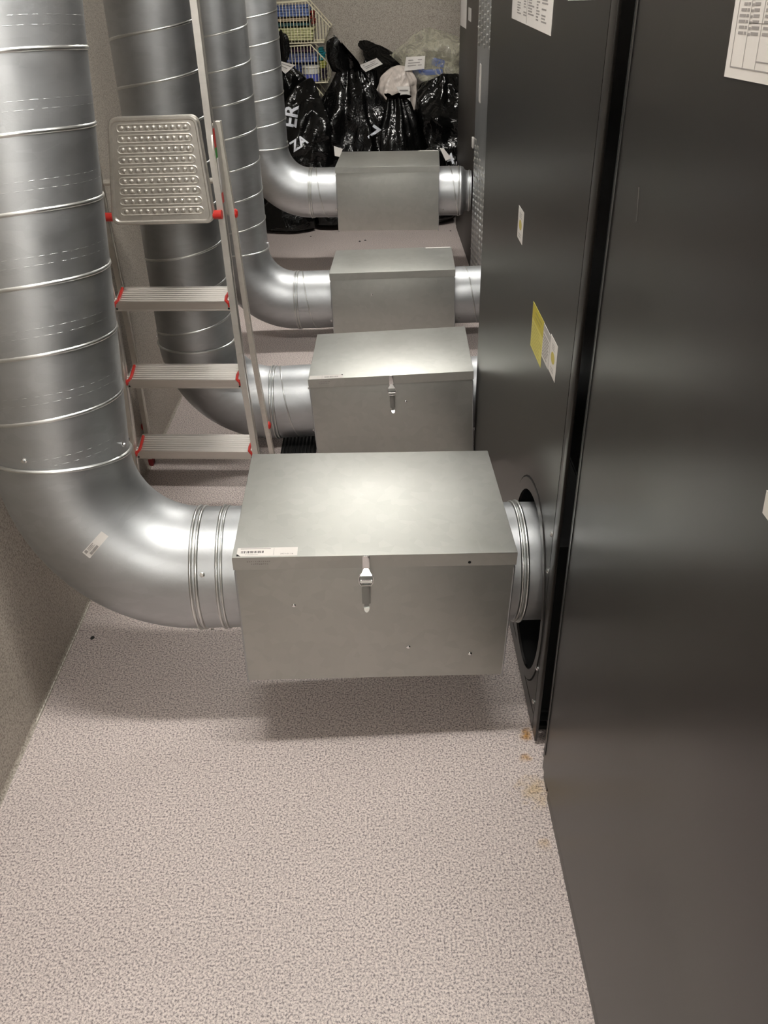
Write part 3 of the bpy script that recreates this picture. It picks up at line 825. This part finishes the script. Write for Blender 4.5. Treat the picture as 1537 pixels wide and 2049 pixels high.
# treads
TAU = R(11.5)
for i in range(3):
    z = LZ1+i*LS
    xl, xr = stile_x(-1, z)+0.0, stile_x(1, z)-0.003
    w = xr-xl; xm = (xl+xr)/2
    M = Matrix.Rotation(LYAW, 3, 'Z') @ Matrix.Rotation(TAU, 3, 'X')
    o0 = V((xm, ly(z)+yo(xm)-0.004, z))
    tr = MB()
    def T(p): return o0 + M @ V(p)
    n = 40; dpt = 0.085
    top = [(k/n*dpt, 0.0012*(1 if (k % 5) < 3 else -0.6) if 2 < k < 38 else 0.001) for k in range(n+1)]
    pr = top+[(dpt, -0.020), (dpt-0.003, -0.020), (dpt-0.003, -0.003), (0.003, -0.003), (0.003, -0.0285), (-0.001, -0.0285), (-0.001, -0.026), (0, -0.024)]
    K = len(pr)
    vs = [T((sx*w/2, a, b2)) for sx in (-1, 1) for (a, b2) in pr]
    tr.add(vs, [list(range(K)), [K+k for k in range(K)][::-1]]+[[k, (k+1) % K, K+(k+1) % K, K+k] for k in range(K)])
    tt = part('tread', tr, ALU, lad, smooth=25)
    for sx in (-1, 1):
        cp = MB()
        ins = 0.010
        cp.tube([T((sx*(w/2-0.002), -0.004, -0.004)), T((sx*(w/2-0.012), 0.004, 0.002)), T((sx*(w/2-0.013), 0.020, 0.004)), T((sx*(w/2-0.007), 0.072, 0.003))], 0.0045, 8)
        cp.box(T((sx*(w/2+0.001), -0.004, -0.005)), (0.013, 0.012, 0.016), M=M, bev=0.002)
        part('end_cap', cp, RED, tt, label='red plastic end cap')
        part('rivet', MB().disc(T((sx*(w/2-0.006), -0.0012, -0.021)), M @ V((0, -1, 0)), 0.003, 0.002), RUBB, tt)
# platform, folded up
zh = 0.862
A = [V((-0.672, 2.30, 1.118)), V((-0.452, 2.30, 1.118))]
Bq = [V((-0.716, 2.285, 0.850)), V((-0.456, 2.285, 0.850))]
pxm = -0.576
pw, ph = 0.257, 0.262
PM = Matrix.Rotation(LYAW, 3, 'Z') @ Matrix.Rotation(R(-0.6), 3, 'Y') @ Matrix.Rotation(R(90-3.0), 3, 'X')
PO = V((-0.567, 2.272, 0.981))
def PT(x, y, z): return PO + PM @ V((x, y, z))
def rrect(w, h, r, n=6):
    o = []
    for (cx, cy, a0) in ((w/2-r, h/2-r, 0), (-w/2+r, h/2-r, pi/2), (-w/2+r, -h/2+r, pi), (w/2-r, -h/2+r, 1.5*pi)):
        for k in range(n+1): o.append((cx+r*cos(a0+pi/2*k/n), cy+r*sin(a0+pi/2*k/n)))
    return o
def loft(loops):
    mb = MB(); n = len(loops[0]); vs = [p for l in loops for p in l]
    fs = [[i*n+k, i*n+(k+1) % n, (i+1)*n+(k+1) % n, (i+1)*n+k] for i in range(len(loops)-1) for k in range(n)]
    fs.append([(len(loops)-1)*n+k for k in range(n)]); fs.append(list(range(n))[::-1])
    return mb.add(vs, fs)
TP = 0.985                                               # slight taper: the hinge edge is wider
def taper(p): return (p[0]*(1.0-0.105*p[1]/(ph/2))+0.062*p[1], p[1])
def PL(w, h, r, z): return [PT(*taper(p), z) for p in rrect(w, h, r)]
plf = loft([PL(pw-0.004, ph-0.004, 0.02, -0.020), PL(pw, ph, 0.022, -0.016), PL(pw, ph, 0.022, 0.002), PL(pw-0.006, ph-0.006, 0.020, 0.0055), PL(pw-0.016, ph-0.016, 0.016, 0.0055),
            PL(pw-0.022, ph-0.022, 0.014, 0.002), PL(pw-0.034, ph-0.034, 0.012, 0.002)])
plo = part('platform', plf, ALUD, lad, smooth=40)
for rI in range(9):
    y = -ph/2+0.034+rI*0.0252
    mb = MB()
    hw = 0.096; hh = 0.0085
    sl = []
    for (cx, a0) in ((hw, -pi/2), (-hw, pi/2)):
        for k in range(9): sl.append((cx+hh*cos(a0+pi*k/8), hh*sin(a0+pi*k/8)))
    path = [PT(*taper((p[0], y+p[1])), 0.0024) for p in sl]
    mb.tube(path, 0.0019, 6, closed=True)
    for k in range(11):
        cx = -0.090+k*0.018
        c0 = PT(*taper((cx, y)), 0.0018)
        mb.disc(c0, PM @ V((0, 0, 1)), 0.0062, 0.0048, 10)
    part('grip_row', mb, ALUD, plo, smooth=50)
for sx in (-1, 1):
    c0 = PT(sx*(pw/2*1.08+0.010)-0.008, -ph/2+0.020, -0.006)
    part('hinge_pin', MB().tube([c0-PM @ V((0.013, 0, 0)), c0+PM @ V((0.012, 0, 0))], 0.0115, 14), RED, lad, label='red plastic hinge sleeve')
part('rear_brace', MB().tube([(stile_x(-1, 0.93)+0.0, 2.405+0.008, 0.93), (stile_x(1, 0.93), 2.405-0.008, 0.93)], 0.008, 8), ALUD, lad)
part('hand_rail', MB().tube([(stile_x(-1, ZT)-0.006, ly(ZT)+yo(-0.75), ZT), (stile_x(-1, ZT)+0.03, ly(ZT)+yo(-0.72), ZT+0.05), (XC, ly(ZT), ZT+0.06), (stile_x(1, ZT)-0.03, ly(ZT)+yo(-0.46), ZT+0.05), (stile_x(1, ZT)+0.006, ly(ZT)+yo(-0.43), ZT)], 0.012, 10), ALU, lad)

# ------------------------------------------------------------------ floor grate under the second duct
gr = root('floor_grate', 'black slotted floor grate under the duct box behind the ladder', 'grate', (-0.30, 2.56, 0))
part('frame', MB().box((-0.300, 2.555, 0.0015), (0.125, 0.150, 0.003)), VOID, gr)
for k in range(9):
    part('slat', MB().box((-0.352+k*0.013, 2.555, 0.006), (0.006, 0.140, 0.007), bev=0.001), BLACKP, gr)
# floor crumbs
for k, (px, py, sz) in enumerate(((185, 1276, 0.006), (720, 483, 0.010), (731, 481, 0.009), (622, 473, 0.008), (902, 462, 0.008))):
    p = at_z(px, py)
    mb = MB(); random.seed(k)
    n = 7
    mb.add([(p.x+sz*cos(a)*random.uniform(0.6, 1.1), p.y+sz*1.6*sin(a)*random.uniform(0.6, 1.1), 0.0) for a in [2*pi*j/n for j in range(n)]]+[(p.x, p.y, sz*0.5)],
           [[j, (j+1) % n, n] for j in range(n)]+[list(range(n))[::-1]])
    lab = ['dark crumb on the floor near the left wall under the big elbow', 'dark scrap on the pale floor before the black bags', 'dark scrap on the pale floor before the black bags',
           'dark crumb on the floor beside the bag end under the far elbow', 'dark crumb on the floor beside the far brown cabinet'][k]
    o = build('debris', mb, RUBB); tag(o, lab, 'debris', 'crumbs on the floor')

# ------------------------------------------------------------------ bags at the far end
def rid(p, f, seed):
    return 1-abs(noise.noise(p*f+V((seed*3.1, seed*1.7, -seed*2.3))))*2
def bag_mb(c, rx, ry, h, seed, neck=0.72, lean=(0, 0), knot=0.35, amp=1.0, NU=110, NVV=80, flat=0.2, shoulder=0.45, power=1.5, slump=False, dome=0.62):
    """sack: round belly on the floor, shoulders pleated into a tied neck, a crumpled frill above"""
    vs = []; fs = []; rnd = random.Random(seed)
    ph = rnd.random()*6.28
    for iv in range(NVV+1):
        v = iv/NVV
        if v < neck:
            q = v/neck
            rr = (min(1.0, (q/0.16))**0.5 if q < 0.16 else 1.0)
            rr *= 1.0 if q < shoulder else (1-(1-knot*0.45)*((q-shoulder)/(1-shoulder))**power)
        else:
            q = (v-neck)/(1-neck)
            rr = knot*0.45+knot*0.55*q**0.6-knot*0.42*q**2.5
        if slump:
            rr = (min(1.0, v/0.10)**0.5 if v < 0.10 else 1.0)*max(0.0, 1-(max(0, v-0.15)/0.85)**2.3)**dome
        z = h*v
        for iu in range(NU):
            a = 2*pi*iu/NU
            pl = 0
            if v > neck*0.35:
                k = min(1, (v-neck*0.35)/(neck*0.6))
                if v > neck and not slump: k = 1.9
                if slump: k *= 0.35
                pl = k*(0.17*sin(7*a+ph+3*noise.noise(V((a, v*2, seed))))+0.08*sin(15*a+2*ph+2*noise.noise(V((v*3, a, seed)))))
            r = rr*(1+pl)
            x, y = cos(a)*rx*r, sin(a)*ry*r
            x = math.copysign(abs(x)**(1-flat*0.3)*rx**(flat*0.3), x)
            p = V((x, y, z))
            s = V((x, y, z*0.7))
            d = 0.060*rid(s, 2.6, seed)+0.036*rid(s, 5.6, seed+5)+0.011*rid(s, 13.0, seed+9)+0.03*noise.noise(s*2.2+V((seed, 0, 0)))
            d = (d-0.05)*amp*min(1.0, 0.25+v*5)
            nrm = V((cos(a)/rx, sin(a)/ry, 0.25 if v > 0.5 else 0.0)).normalized()
            p += nrm*d*min(1.0, r+0.3)
            p.x += lean[0]*v*v*h+0.03*noise.noise(V((v*3, seed, 0))); p.y += lean[1]*v*v*h
            p.z += 0.02*noise.noise(V((x*9, y*9, seed)))*(1 if v > 0.1 else 0)+((v-neck)/(1-neck)*0.075*noise.noise(V((cos(a)*1.7, sin(a)*1.7, seed))) if v > neck and not slump else 0)
            p.z = max(p.z, 0.0)
            vs.append(V(c)+p)
    for iv in range(NVV):
        for iu in range(NU): fs.append([iv*NU+iu, iv*NU+(iu+1) % NU, (iv+1)*NU+(iu+1) % NU, (iv+1)*NU+iu])
    n0 = len(vs); vs.append(V(c)); fs += [[(iu+1) % NU, iu, n0] for iu in range(NU)]
    mid = sum((vs[NVV*NU+iu] for iu in range(NU)), V())/NU-V((0, 0, 0.03)); vs.append(mid)
    fs += [[NVV*NU+iu, NVV*NU+(iu+1) % NU, n0+1] for iu in range(NU)]
    mb = MB(); mb.add(vs, fs); return mb
BAGS = []
def bag(label, c, rx, ry, h, seed, mat=None, group='black refuse bags at the far end', cat='bag', name='refuse_bag', decor=None, **k):
    BAGS.append(dict(label=label, c=V(c), mb=bag_mb(c, rx, ry, h, seed, **k), mat=mat or BAG, group=group, cat=cat, name=name, decor=decor))
def settle(gap=0.004):
    """neighbouring bags flatten against each other and against the wall, baskets and cabinet"""
    for b_ in BAGS:
        for p in b_['mb'].v:
            p.y = min(p.y, YB-0.012)
            if p.x < -0.20: p.y = min(p.y, 6.09)
            if p.y < 5.515: p.x = min(p.x, X4-0.012)
            p.x = max(p.x, XL+0.035)
    for i in range(len(BAGS)):
        for j in range(i+1, len(BAGS)):
            A, B = BAGS[i], BAGS[j]; va, vb = A['mb'].v, B['mb'].v
            if not BVHTree.FromPolygons(va, A['mb'].f).overlap(BVHTree.FromPolygons(vb, B['mb'].f)): continue
            lo = [max(min(p[k] for p in va), min(p[k] for p in vb)) for k in range(3)]
            hi = [min(max(p[k] for p in va), max(p[k] for p in vb)) for k in range(3)]
            def reg(v): return [p for p in v if all(lo[k]-0.02 <= p[k] <= hi[k]+0.02 for k in range(3))] or v
            ca = sum(va, V())/len(va); cb = sum(vb, V())/len(vb); n = cb-ca
            za, zb_ = min(p.z for p in va), min(p.z for p in vb)
            n.z *= 1.6 if abs(za-zb_) > 0.3 else 0.15
            n.normalize()
            sa = max(p.dot(n) for p in reg(va)); ib = min(p.dot(n) for p in reg(vb)); m_ = (sa+ib)/2
            for p in va:
                e_ = p.dot(n)-(m_-gap)
                if e_ > 0: p -= n*(e_*0.98)
                p.z = max(p.z, 0.0)
            for p in vb:
                e_ = (m_+gap)-p.dot(n)
                if e_ > 0: p += n*(e_*0.98)
                p.z = max(p.z, 0.0)
    for b_ in BAGS:
        for p in b_['mb'].v: p.y = min(p.y, YB-0.006)
        t = root(b_['name'], b_['label'], b_['cat'], b_['c'], None, b_['group'])
        part('film', b_['mb'], b_['mat'], t, smooth=60)
        if b_['decor']: b_['decor'](t, BVHTree.FromPolygons(b_['mb'].v, b_['mb'].f))
CAMP = V((0, 0, CAM_H))
def drape(bv, pts, off=0.004, limit=0.10):
    """lay a print on the side of the bag that faces the corridor"""
    hits = []
    for p in pts:
        d = (p-CAMP).normalized(); h = bv.ray_cast(CAMP, d); hits.append(None if h[0] is None else h[3])
    good = sorted(x for x in hits if x is not None)
    med = good[len(good)//2] if good else (pts[0]-CAMP).length
    out = []
    for p, x in zip(pts, hits):
        d = (p-CAMP).normalized()
        if x is None or abs(x-med) > limit: x = med
        out.append(CAMP+d*(x-off))
    return out
def bag_text(t, bv, txt, size, px, py, y, ang, mat=WINK):
    o = at_y(px, py, y); a = R(ang)
    tm = text_mb(txt, size, o, (cos(a), 0, sin(a)), (-sin(a), 0, cos(a)), bold=0.022)
    bm = bmesh.new(); me = bpy.data.meshes.new('x'); me.from_pydata([tuple(p) for p in tm.v], [], tm.f); bm.from_mesh(me)
    bmesh.ops.triangulate(bm, faces=bm.faces[:]); bmesh.ops.subdivide_edges(bm, edges=bm.edges[:], cuts=2, use_grid_fill=True)
    bm.verts.index_update(); mm = MB(); mm.add(drape(bv, [p.co.copy() for p in bm.verts]), [[q.index for q in f.verts] for f in bm.faces]); bm.free(); bpy.data.meshes.remove(me)
    part('lettering', mm, mat, t, smooth=0, label='white printed lettering')
def bag_paper(t, bv, quad, y, prints=3, mat=PAPER):
    P = [at_y(px, py, y) for (px, py) in quad]; n = 8; n1 = n+1
    vs = []
    for j in range(n1):
        for i in range(n1):
            s_, q = i/n, j/n
            vs.append((P[0]*(1-s_)+P[1]*s_)*(1-q)+(P[3]*(1-s_)+P[2]*s_)*q)
    dv = drape(bv, vs, 0.0)
    ds = [(p-CAMP).length for p in dv]; near = min(ds); mean = sum(ds)/len(ds)
    out = []
    for k, p in enumerate(dv):                            # paper is stiffer than the film under it
        d = (vs[k]-CAMP).normalized(); out.append(CAMP+d*(near-0.006+0.25*(ds[k]-near)*0.5))
    g = MB(); g.add(out, [[j*n1+i, j*n1+i+1, (j+1)*n1+i+1, (j+1)*n1+i] for j in range(n) for i in range(n)])
    sh = part('paper_label', g, mat, t, smooth=60, label='white paper label')
    if prints:
        m2 = MB()
        def sp(s_, q):
            i, j = min(int(s_*n), n-1), min(int(q*n), n-1); a_, b_ = s_*n-i, q*n-j
            p = (out[j*n1+i]*(1-a_)+out[j*n1+i+1]*a_)*(1-b_)+(out[(j+1)*n1+i]*(1-a_)+out[(j+1)*n1+i+1]*a_)*b_
            return p+(CAMP-p).normalized()*0.003
        for k in range(prints):
            q0 = 0.22+0.6*k/prints; s1 = 0.85-0.1*(k % 2)
            m2.add([sp(0.14, q0), sp(s1, q0), sp(s1, q0+0.07), sp(0.14, q0+0.07)], [[0, 1, 2, 3]])
        part('print', m2, INKG, sh, smooth=0)

bag('small slumped black bag with its end on the floor below the farthest elbow', (-0.58, 5.56, 0), 0.20, 0.12, 0.24, 8, amp=0.5, slump=True)
bag('low black bag peeping out under the far duct box', (-0.24, 5.62, 0), 0.22, 0.13, 0.40, 13, amp=0.6, slump=True,
    decor=lambda t, bv: bag_paper(t, bv, [(668, 292), (686, 298), (680, 314), (670, 312)], 5.5, 0))
bag('black bag with a white mark tucked beside the end of the far box', (0.36, 5.62, 0), 0.16, 0.12, 0.47, 63, amp=0.7, slump=True,
    decor=lambda t, bv: (bag_text(t, bv, '4', 0.09, 897, 330, 5.5, 15), bag_paper(t, bv, [(880, 296), (888, 297), (903, 316), (892, 322)], 5.5, 0)))
bag('smooth pleated black bag with a folded-over top in the middle of the heap', (0.15, 5.84, 0), 0.28, 0.20, 0.88, 42, neck=0.90, knot=0.42, lean=(-0.04, 0.06), amp=0.55, shoulder=0.10, power=1.0)
bag('tall tied black bag with a crumpled frill, highest of the heap', (-0.16, 5.98, 0), 0.40, 0.24, 1.10, 5, neck=0.80, knot=0.56, lean=(0.05, 0.02), shoulder=0.25, power=0.9, amp=1.0,
    decor=lambda t, bv: bag_text(t, bv, '7', 0.12, 733, 272, 5.75, -35))
bag('bulging black bag with white letters, lying behind the farthest duct elbow', (-0.47, 5.82, 0), 0.27, 0.20, 0.86, 3, lean=(0.08, 0.05), slump=True, amp=1.1,
    decor=lambda t, bv: (bag_text(t, bv, 'ER', 0.12, 592, 258, 5.7, 78), bag_text(t, bv, 'ZA', 0.085, 588, 304, 5.66, 28)))
bag('upright black bag with a pale label beside the wire baskets', (-0.585, 5.96, 0), 0.19, 0.13, 1.10, 21, neck=0.86, knot=0.36, lean=(-0.02, 0), amp=0.45, shoulder=0.80,
    decor=lambda t, bv: bag_paper(t, bv, [(560, 122), (591, 130), (571, 148), (559, 136)], 5.8, 2))
bag('crinkled black bag with a gleaming diagonal fold beside the brown cabinet', (0.48, 5.92, 0), 0.27, 0.22, 0.90, 51, lean=(0.0, 0.05), amp=1.25, slump=True, dome=0.45)
bag('black bag with a white paper label leaning behind the tall tied bag', (0.055, 6.28, 0), 0.21, 0.14, 1.16, 31, amp=0.9, slump=True, dome=0.40,
    decor=lambda t, bv: bag_paper(t, bv, [(718, 131), (754, 116), (766, 128), (732, 144)], 5.95, 3))
bag('wide black bag lying under the clear plastic bag', (0.42, 6.26, 0), 0.25, 0.15, 0.74, 77, amp=0.7, slump=True)
# see-through bags on top of the heap
bag('clear plastic bag holding blue packs, on top of the heap', (0.38, 6.22, 0.70), 0.22, 0.17, 0.40, 71, CLEAR, 'clear plastic bags on the heap', 'bag', 'clear_bag', slump=True, amp=1.5, dome=0.4, NVV=60,
    decor=lambda t, bv: bag_paper(t, bv, [(813, 114), (851, 112), (849, 138), (809, 142)], 5.95, 3))
bag('milky pinkish plastic bag with a white label wedged among black bags', (0.17, 6.03, 0.42), 0.19, 0.10, 0.48, 83, MILKY, 'clear plastic bags on the heap', 'bag', 'clear_bag', slump=True, amp=1.3, NVV=60,
    decor=lambda t, bv: bag_paper(t, bv, [(793, 173), (820, 173), (820, 203), (806, 203)], 5.85, 2))
settle()
BLUE = plain('blue_pack', (0.03, 0.11, 0.48), 0.4, var=0.2)
for j_, (q0, q1, q2, q3, rot) in enumerate(((843, 886, 138, 151, -2), (864, 890, 117, 134, 14), (826, 848, 136, 149, 5))):
    yq = 6.23+0.03*j_
    a_, b_ = at_y(q0, q3, yq), at_y(q1, q2, yq)
    o = build('soft_pack', MB().box(((a_.x+b_.x)/2, yq, (a_.z+b_.z)/2), (b_.x-a_.x, 0.025, b_.z-a_.z), M=Matrix.Rotation(R(rot), 3, 'Y'), bev=0.008), BLUE)
    tag(o, ['long blue soft pack lying flat in the clear plastic bag', 'small tilted blue soft pack, highest in the clear plastic bag', 'short blue soft pack at the end of the long blue pack'][j_], 'pack', 'blue packs in the clear bag')

# ------------------------------------------------------------------ stacked wire baskets with textiles
def basket(label, yq, outline, depth, nw):
    """stacking basket: two wire sides with a slanted open front, joined by a wire floor"""
    P = [at_y(px, py, yq) for (px, py) in outline]
    t = root('wire_basket', label, 'basket', (sum(p.x for p in P)/len(P), yq+depth/2, min(p.z for p in P)), None, 'stacked wire baskets')
    zb = min(p.z for p in P); x0 = min(p.x for p in P)-0.09
    for k_ in (0, 1):
        off = V((0, depth*k_, 0))
        pts = [V((x0, yq, P[0].z)), P[0], P[1], P[2], P[3], V((x0, yq, P[3].z))]
        sd = part('side_frame', MB().tube([p+off for p in pts], 0.0042, 8, closed=True), WIRE, t, smooth=60)
        g = MB(); x = x0
        while x < max(p.x for p in P)-0.01:
            def zat(edge, x):
                (a, b2) = edge; kx = (x-a.x)/(b2.x-a.x) if abs(b2.x-a.x) > 1e-6 else 0; return a.z*(1-kx)+b2.z*kx
            zt = P[0].z if x < P[0].x else (zat((P[0], P[1]), x) if x < P[1].x else (zat((P[1], P[2]), x)))
            zl = P[3].z if x < P[3].x else zat((P[3], P[2]), x)
            if zt-zl > 0.01: g.tube([V((x, yq, zl))+off, V((x, yq, zt))+off], 0.0023, 6)
            x += nw
        part('side_wires', g, WIRE, sd, smooth=60)
    g = MB(); x = x0
    while x < P[3].x: g.tube([(x, yq, P[3].z), (x, yq+depth, P[3].z)], 0.0016, 6); x += 0.03
    for k_ in range(5): g.tube([(x0, yq+depth*k_/4, P[3].z-0.002), (P[3].x, yq+depth*k_/4, P[3].z-0.002)], 0.0020, 6)
    part('base_wires', g, WIRE, t, smooth=60)
    for q in (P[2], P[3], V((x0, yq, P[0].z))): part('cross_rod', MB().tube([q, q+V((0, depth, 0))], 0.0042, 8), WIRE, t, smooth=60)
    return t
YQ = 6.12
basket('cream wire basket of blue and yellow textiles, topmost of the stack', YQ, [(560, 6), (614, 2), (661, 55), (648, 85)], 0.28, 0.021)
basket('cream wire basket with a white and blue tub, second in the stack', YQ, [(565, 94), (622, 90), (668, 138), (657, 165)], 0.28, 0.021)
lb = basket('cream wire basket mostly hidden by black bags, under the other baskets', YQ, [(585, 176), (632, 173), (650, 195), (645, 250)], 0.28, 0.03)
p = at_y(612, 178, YQ)
for (xx, yy) in ((-0.30, YQ), (-0.30, YQ+0.28), (-0.62, YQ), (-0.62, YQ+0.28)): part('leg', MB().tube([(xx, yy, 0), (xx, yy, at_y(612, 250, YQ).z+0.01)], 0.006, 8), WIRE, lb)
def folded(name, label, cat, px0, px1, py0, py1, y0, y1, col, seed, grp):
    a, b2 = at_y(px0, py1, YQ+0.02), at_y(px1, py0, YQ+0.02)
    h = b2.z-a.z; mb = MB(); NX, NY = 16, 8; rnd = random.Random(seed)
    n = max(2, int(h/0.014)); lay = h/n
    for l in range(n):
        e = rnd.uniform(-0.006, 0.006)
        pts = []
        mb.box(((a.x+b2.x)/2+e, (y0+y1)/2, a.z+lay*(l+0.5)), (b2.x-a.x-rnd.uniform(0, 0.012), y1-y0, lay*0.96), M=Matrix.Rotation(rnd.uniform(-0.02, 0.02), 3, 'Y'), bev=lay*0.40)
    o = build(name, mb, plain('cloth_'+name+str(seed), col, 0.9, var=0.3, scale=60), smooth=50)
    tag(o, label, cat, grp)
G = 'folded textiles in the wire baskets'
zb = at_y(648, 85, YQ).z+0.004
folded('folded_cloth', 'pale yellow-green folded cloths at the bottom of the topmost basket', 'cloth', 530, 627, 55, 83.5, YQ+0.02, YQ+0.24, (0.55, 0.55, 0.30), 1, G)
folded('folded_cloth', 'teal and dark folded cloth above the yellow-green cloths', 'cloth', 532, 618, 45.5, 54.5, YQ+0.03, YQ+0.24, (0.03, 0.10, 0.11), 2, G)
folded('folded_cloth', 'beige folded cloth under the blue cloths', 'cloth', 530, 617, 36, 45, YQ+0.03, YQ+0.24, (0.50, 0.40, 0.28), 3, G)
folded('folded_cloth', 'blue folded cloths on top of the topmost basket', 'cloth', 528, 619, 10, 35.5, YQ+0.03, YQ+0.24, (0.13, 0.19, 0.42), 4, G)
folded('folded_cloth', 'dark red rolled cloth beside the blue cloths', 'cloth', 620, 628, 22, 50, YQ+0.08, YQ+0.24, (0.22, 0.03, 0.02), 5, G)
folded('folded_cloth', 'grey-blue folded cloths in the second basket', 'cloth', 552, 633, 108, 129, YQ+0.10, YQ+0.26, (0.16, 0.20, 0.42), 6, G)
folded('folded_cloth', 'navy and maroon folded cloth on the grey-blue cloths', 'cloth', 560, 630, 96, 107.5, YQ+0.10, YQ+0.25, (0.06, 0.03, 0.07), 7, G)
folded('folded_cloth', 'teal cloth at the front of the second basket', 'cloth', 636, 647, 98, 124, YQ+0.12, YQ+0.26, (0.01, 0.20, 0.24), 8, G)
folded('folded_cloth', 'olive yellow cloth below the teal cloth', 'cloth', 637, 650, 125, 140, YQ+0.12, YQ+0.26, (0.32, 0.32, 0.06), 9, G)
folded('folded_cloth', 'dark cloth at the base of the second basket', 'cloth', 641, 652, 141, 161, YQ+0.12, YQ+0.26, (0.03, 0.02, 0.05), 10, G)
folded('folded_cloth', 'blue cloths under the grey-blue cloths', 'cloth', 552, 634, 130, 161, YQ+0.13, YQ+0.26, (0.04, 0.06, 0.20), 11, G)
# tub
c0 = at_y(624, 163, YQ+0.06); tp = at_y(624, 131, YQ+0.06); hz = tp.z-c0.z
tb = root('plastic_tub', 'round white tub with a blue lower band in the second basket', 'tub', (c0.x, YQ+0.066, c0.z))
def cyl(z0, z1, r, mat, name, par, seg=32):
    mb = MB(); prof = [(r*0.9, z0), (r, z0+0.003), (r, z1-0.003), (r*0.9, z1)]; vs = []; fs = []
    for (rr, z) in prof:
        for k in range(seg): vs.append((c0.x+rr*cos(2*pi*k/seg), YQ+0.066+rr*sin(2*pi*k/seg), z))
    for j in range(3):
        for k in range(seg): fs.append([j*seg+k, j*seg+(k+1) % seg, (j+1)*seg+(k+1) % seg, (j+1)*seg+k])
    fs += [[3*seg+k for k in range(seg)], list(range(seg))[::-1]]
    mb.add(vs, fs); return part(name, mb, mat, par, smooth=50)
cyl(c0.z, c0.z+hz*0.48, 0.056, plain('tub_blue', (0.09, 0.11, 0.45), 0.35, var=0.1), 'band', tb)
cyl(c0.z+hz*0.48, c0.z+hz*0.84, 0.056, plain('tub_white', (0.68, 0.68, 0.68), 0.4, var=0.05), 'body', tb)
cyl(c0.z+hz*0.84, c0.z+hz, 0.060, plain('tub_lid', (0.75, 0.74, 0.72), 0.4, var=0.05), 'lid', tb)
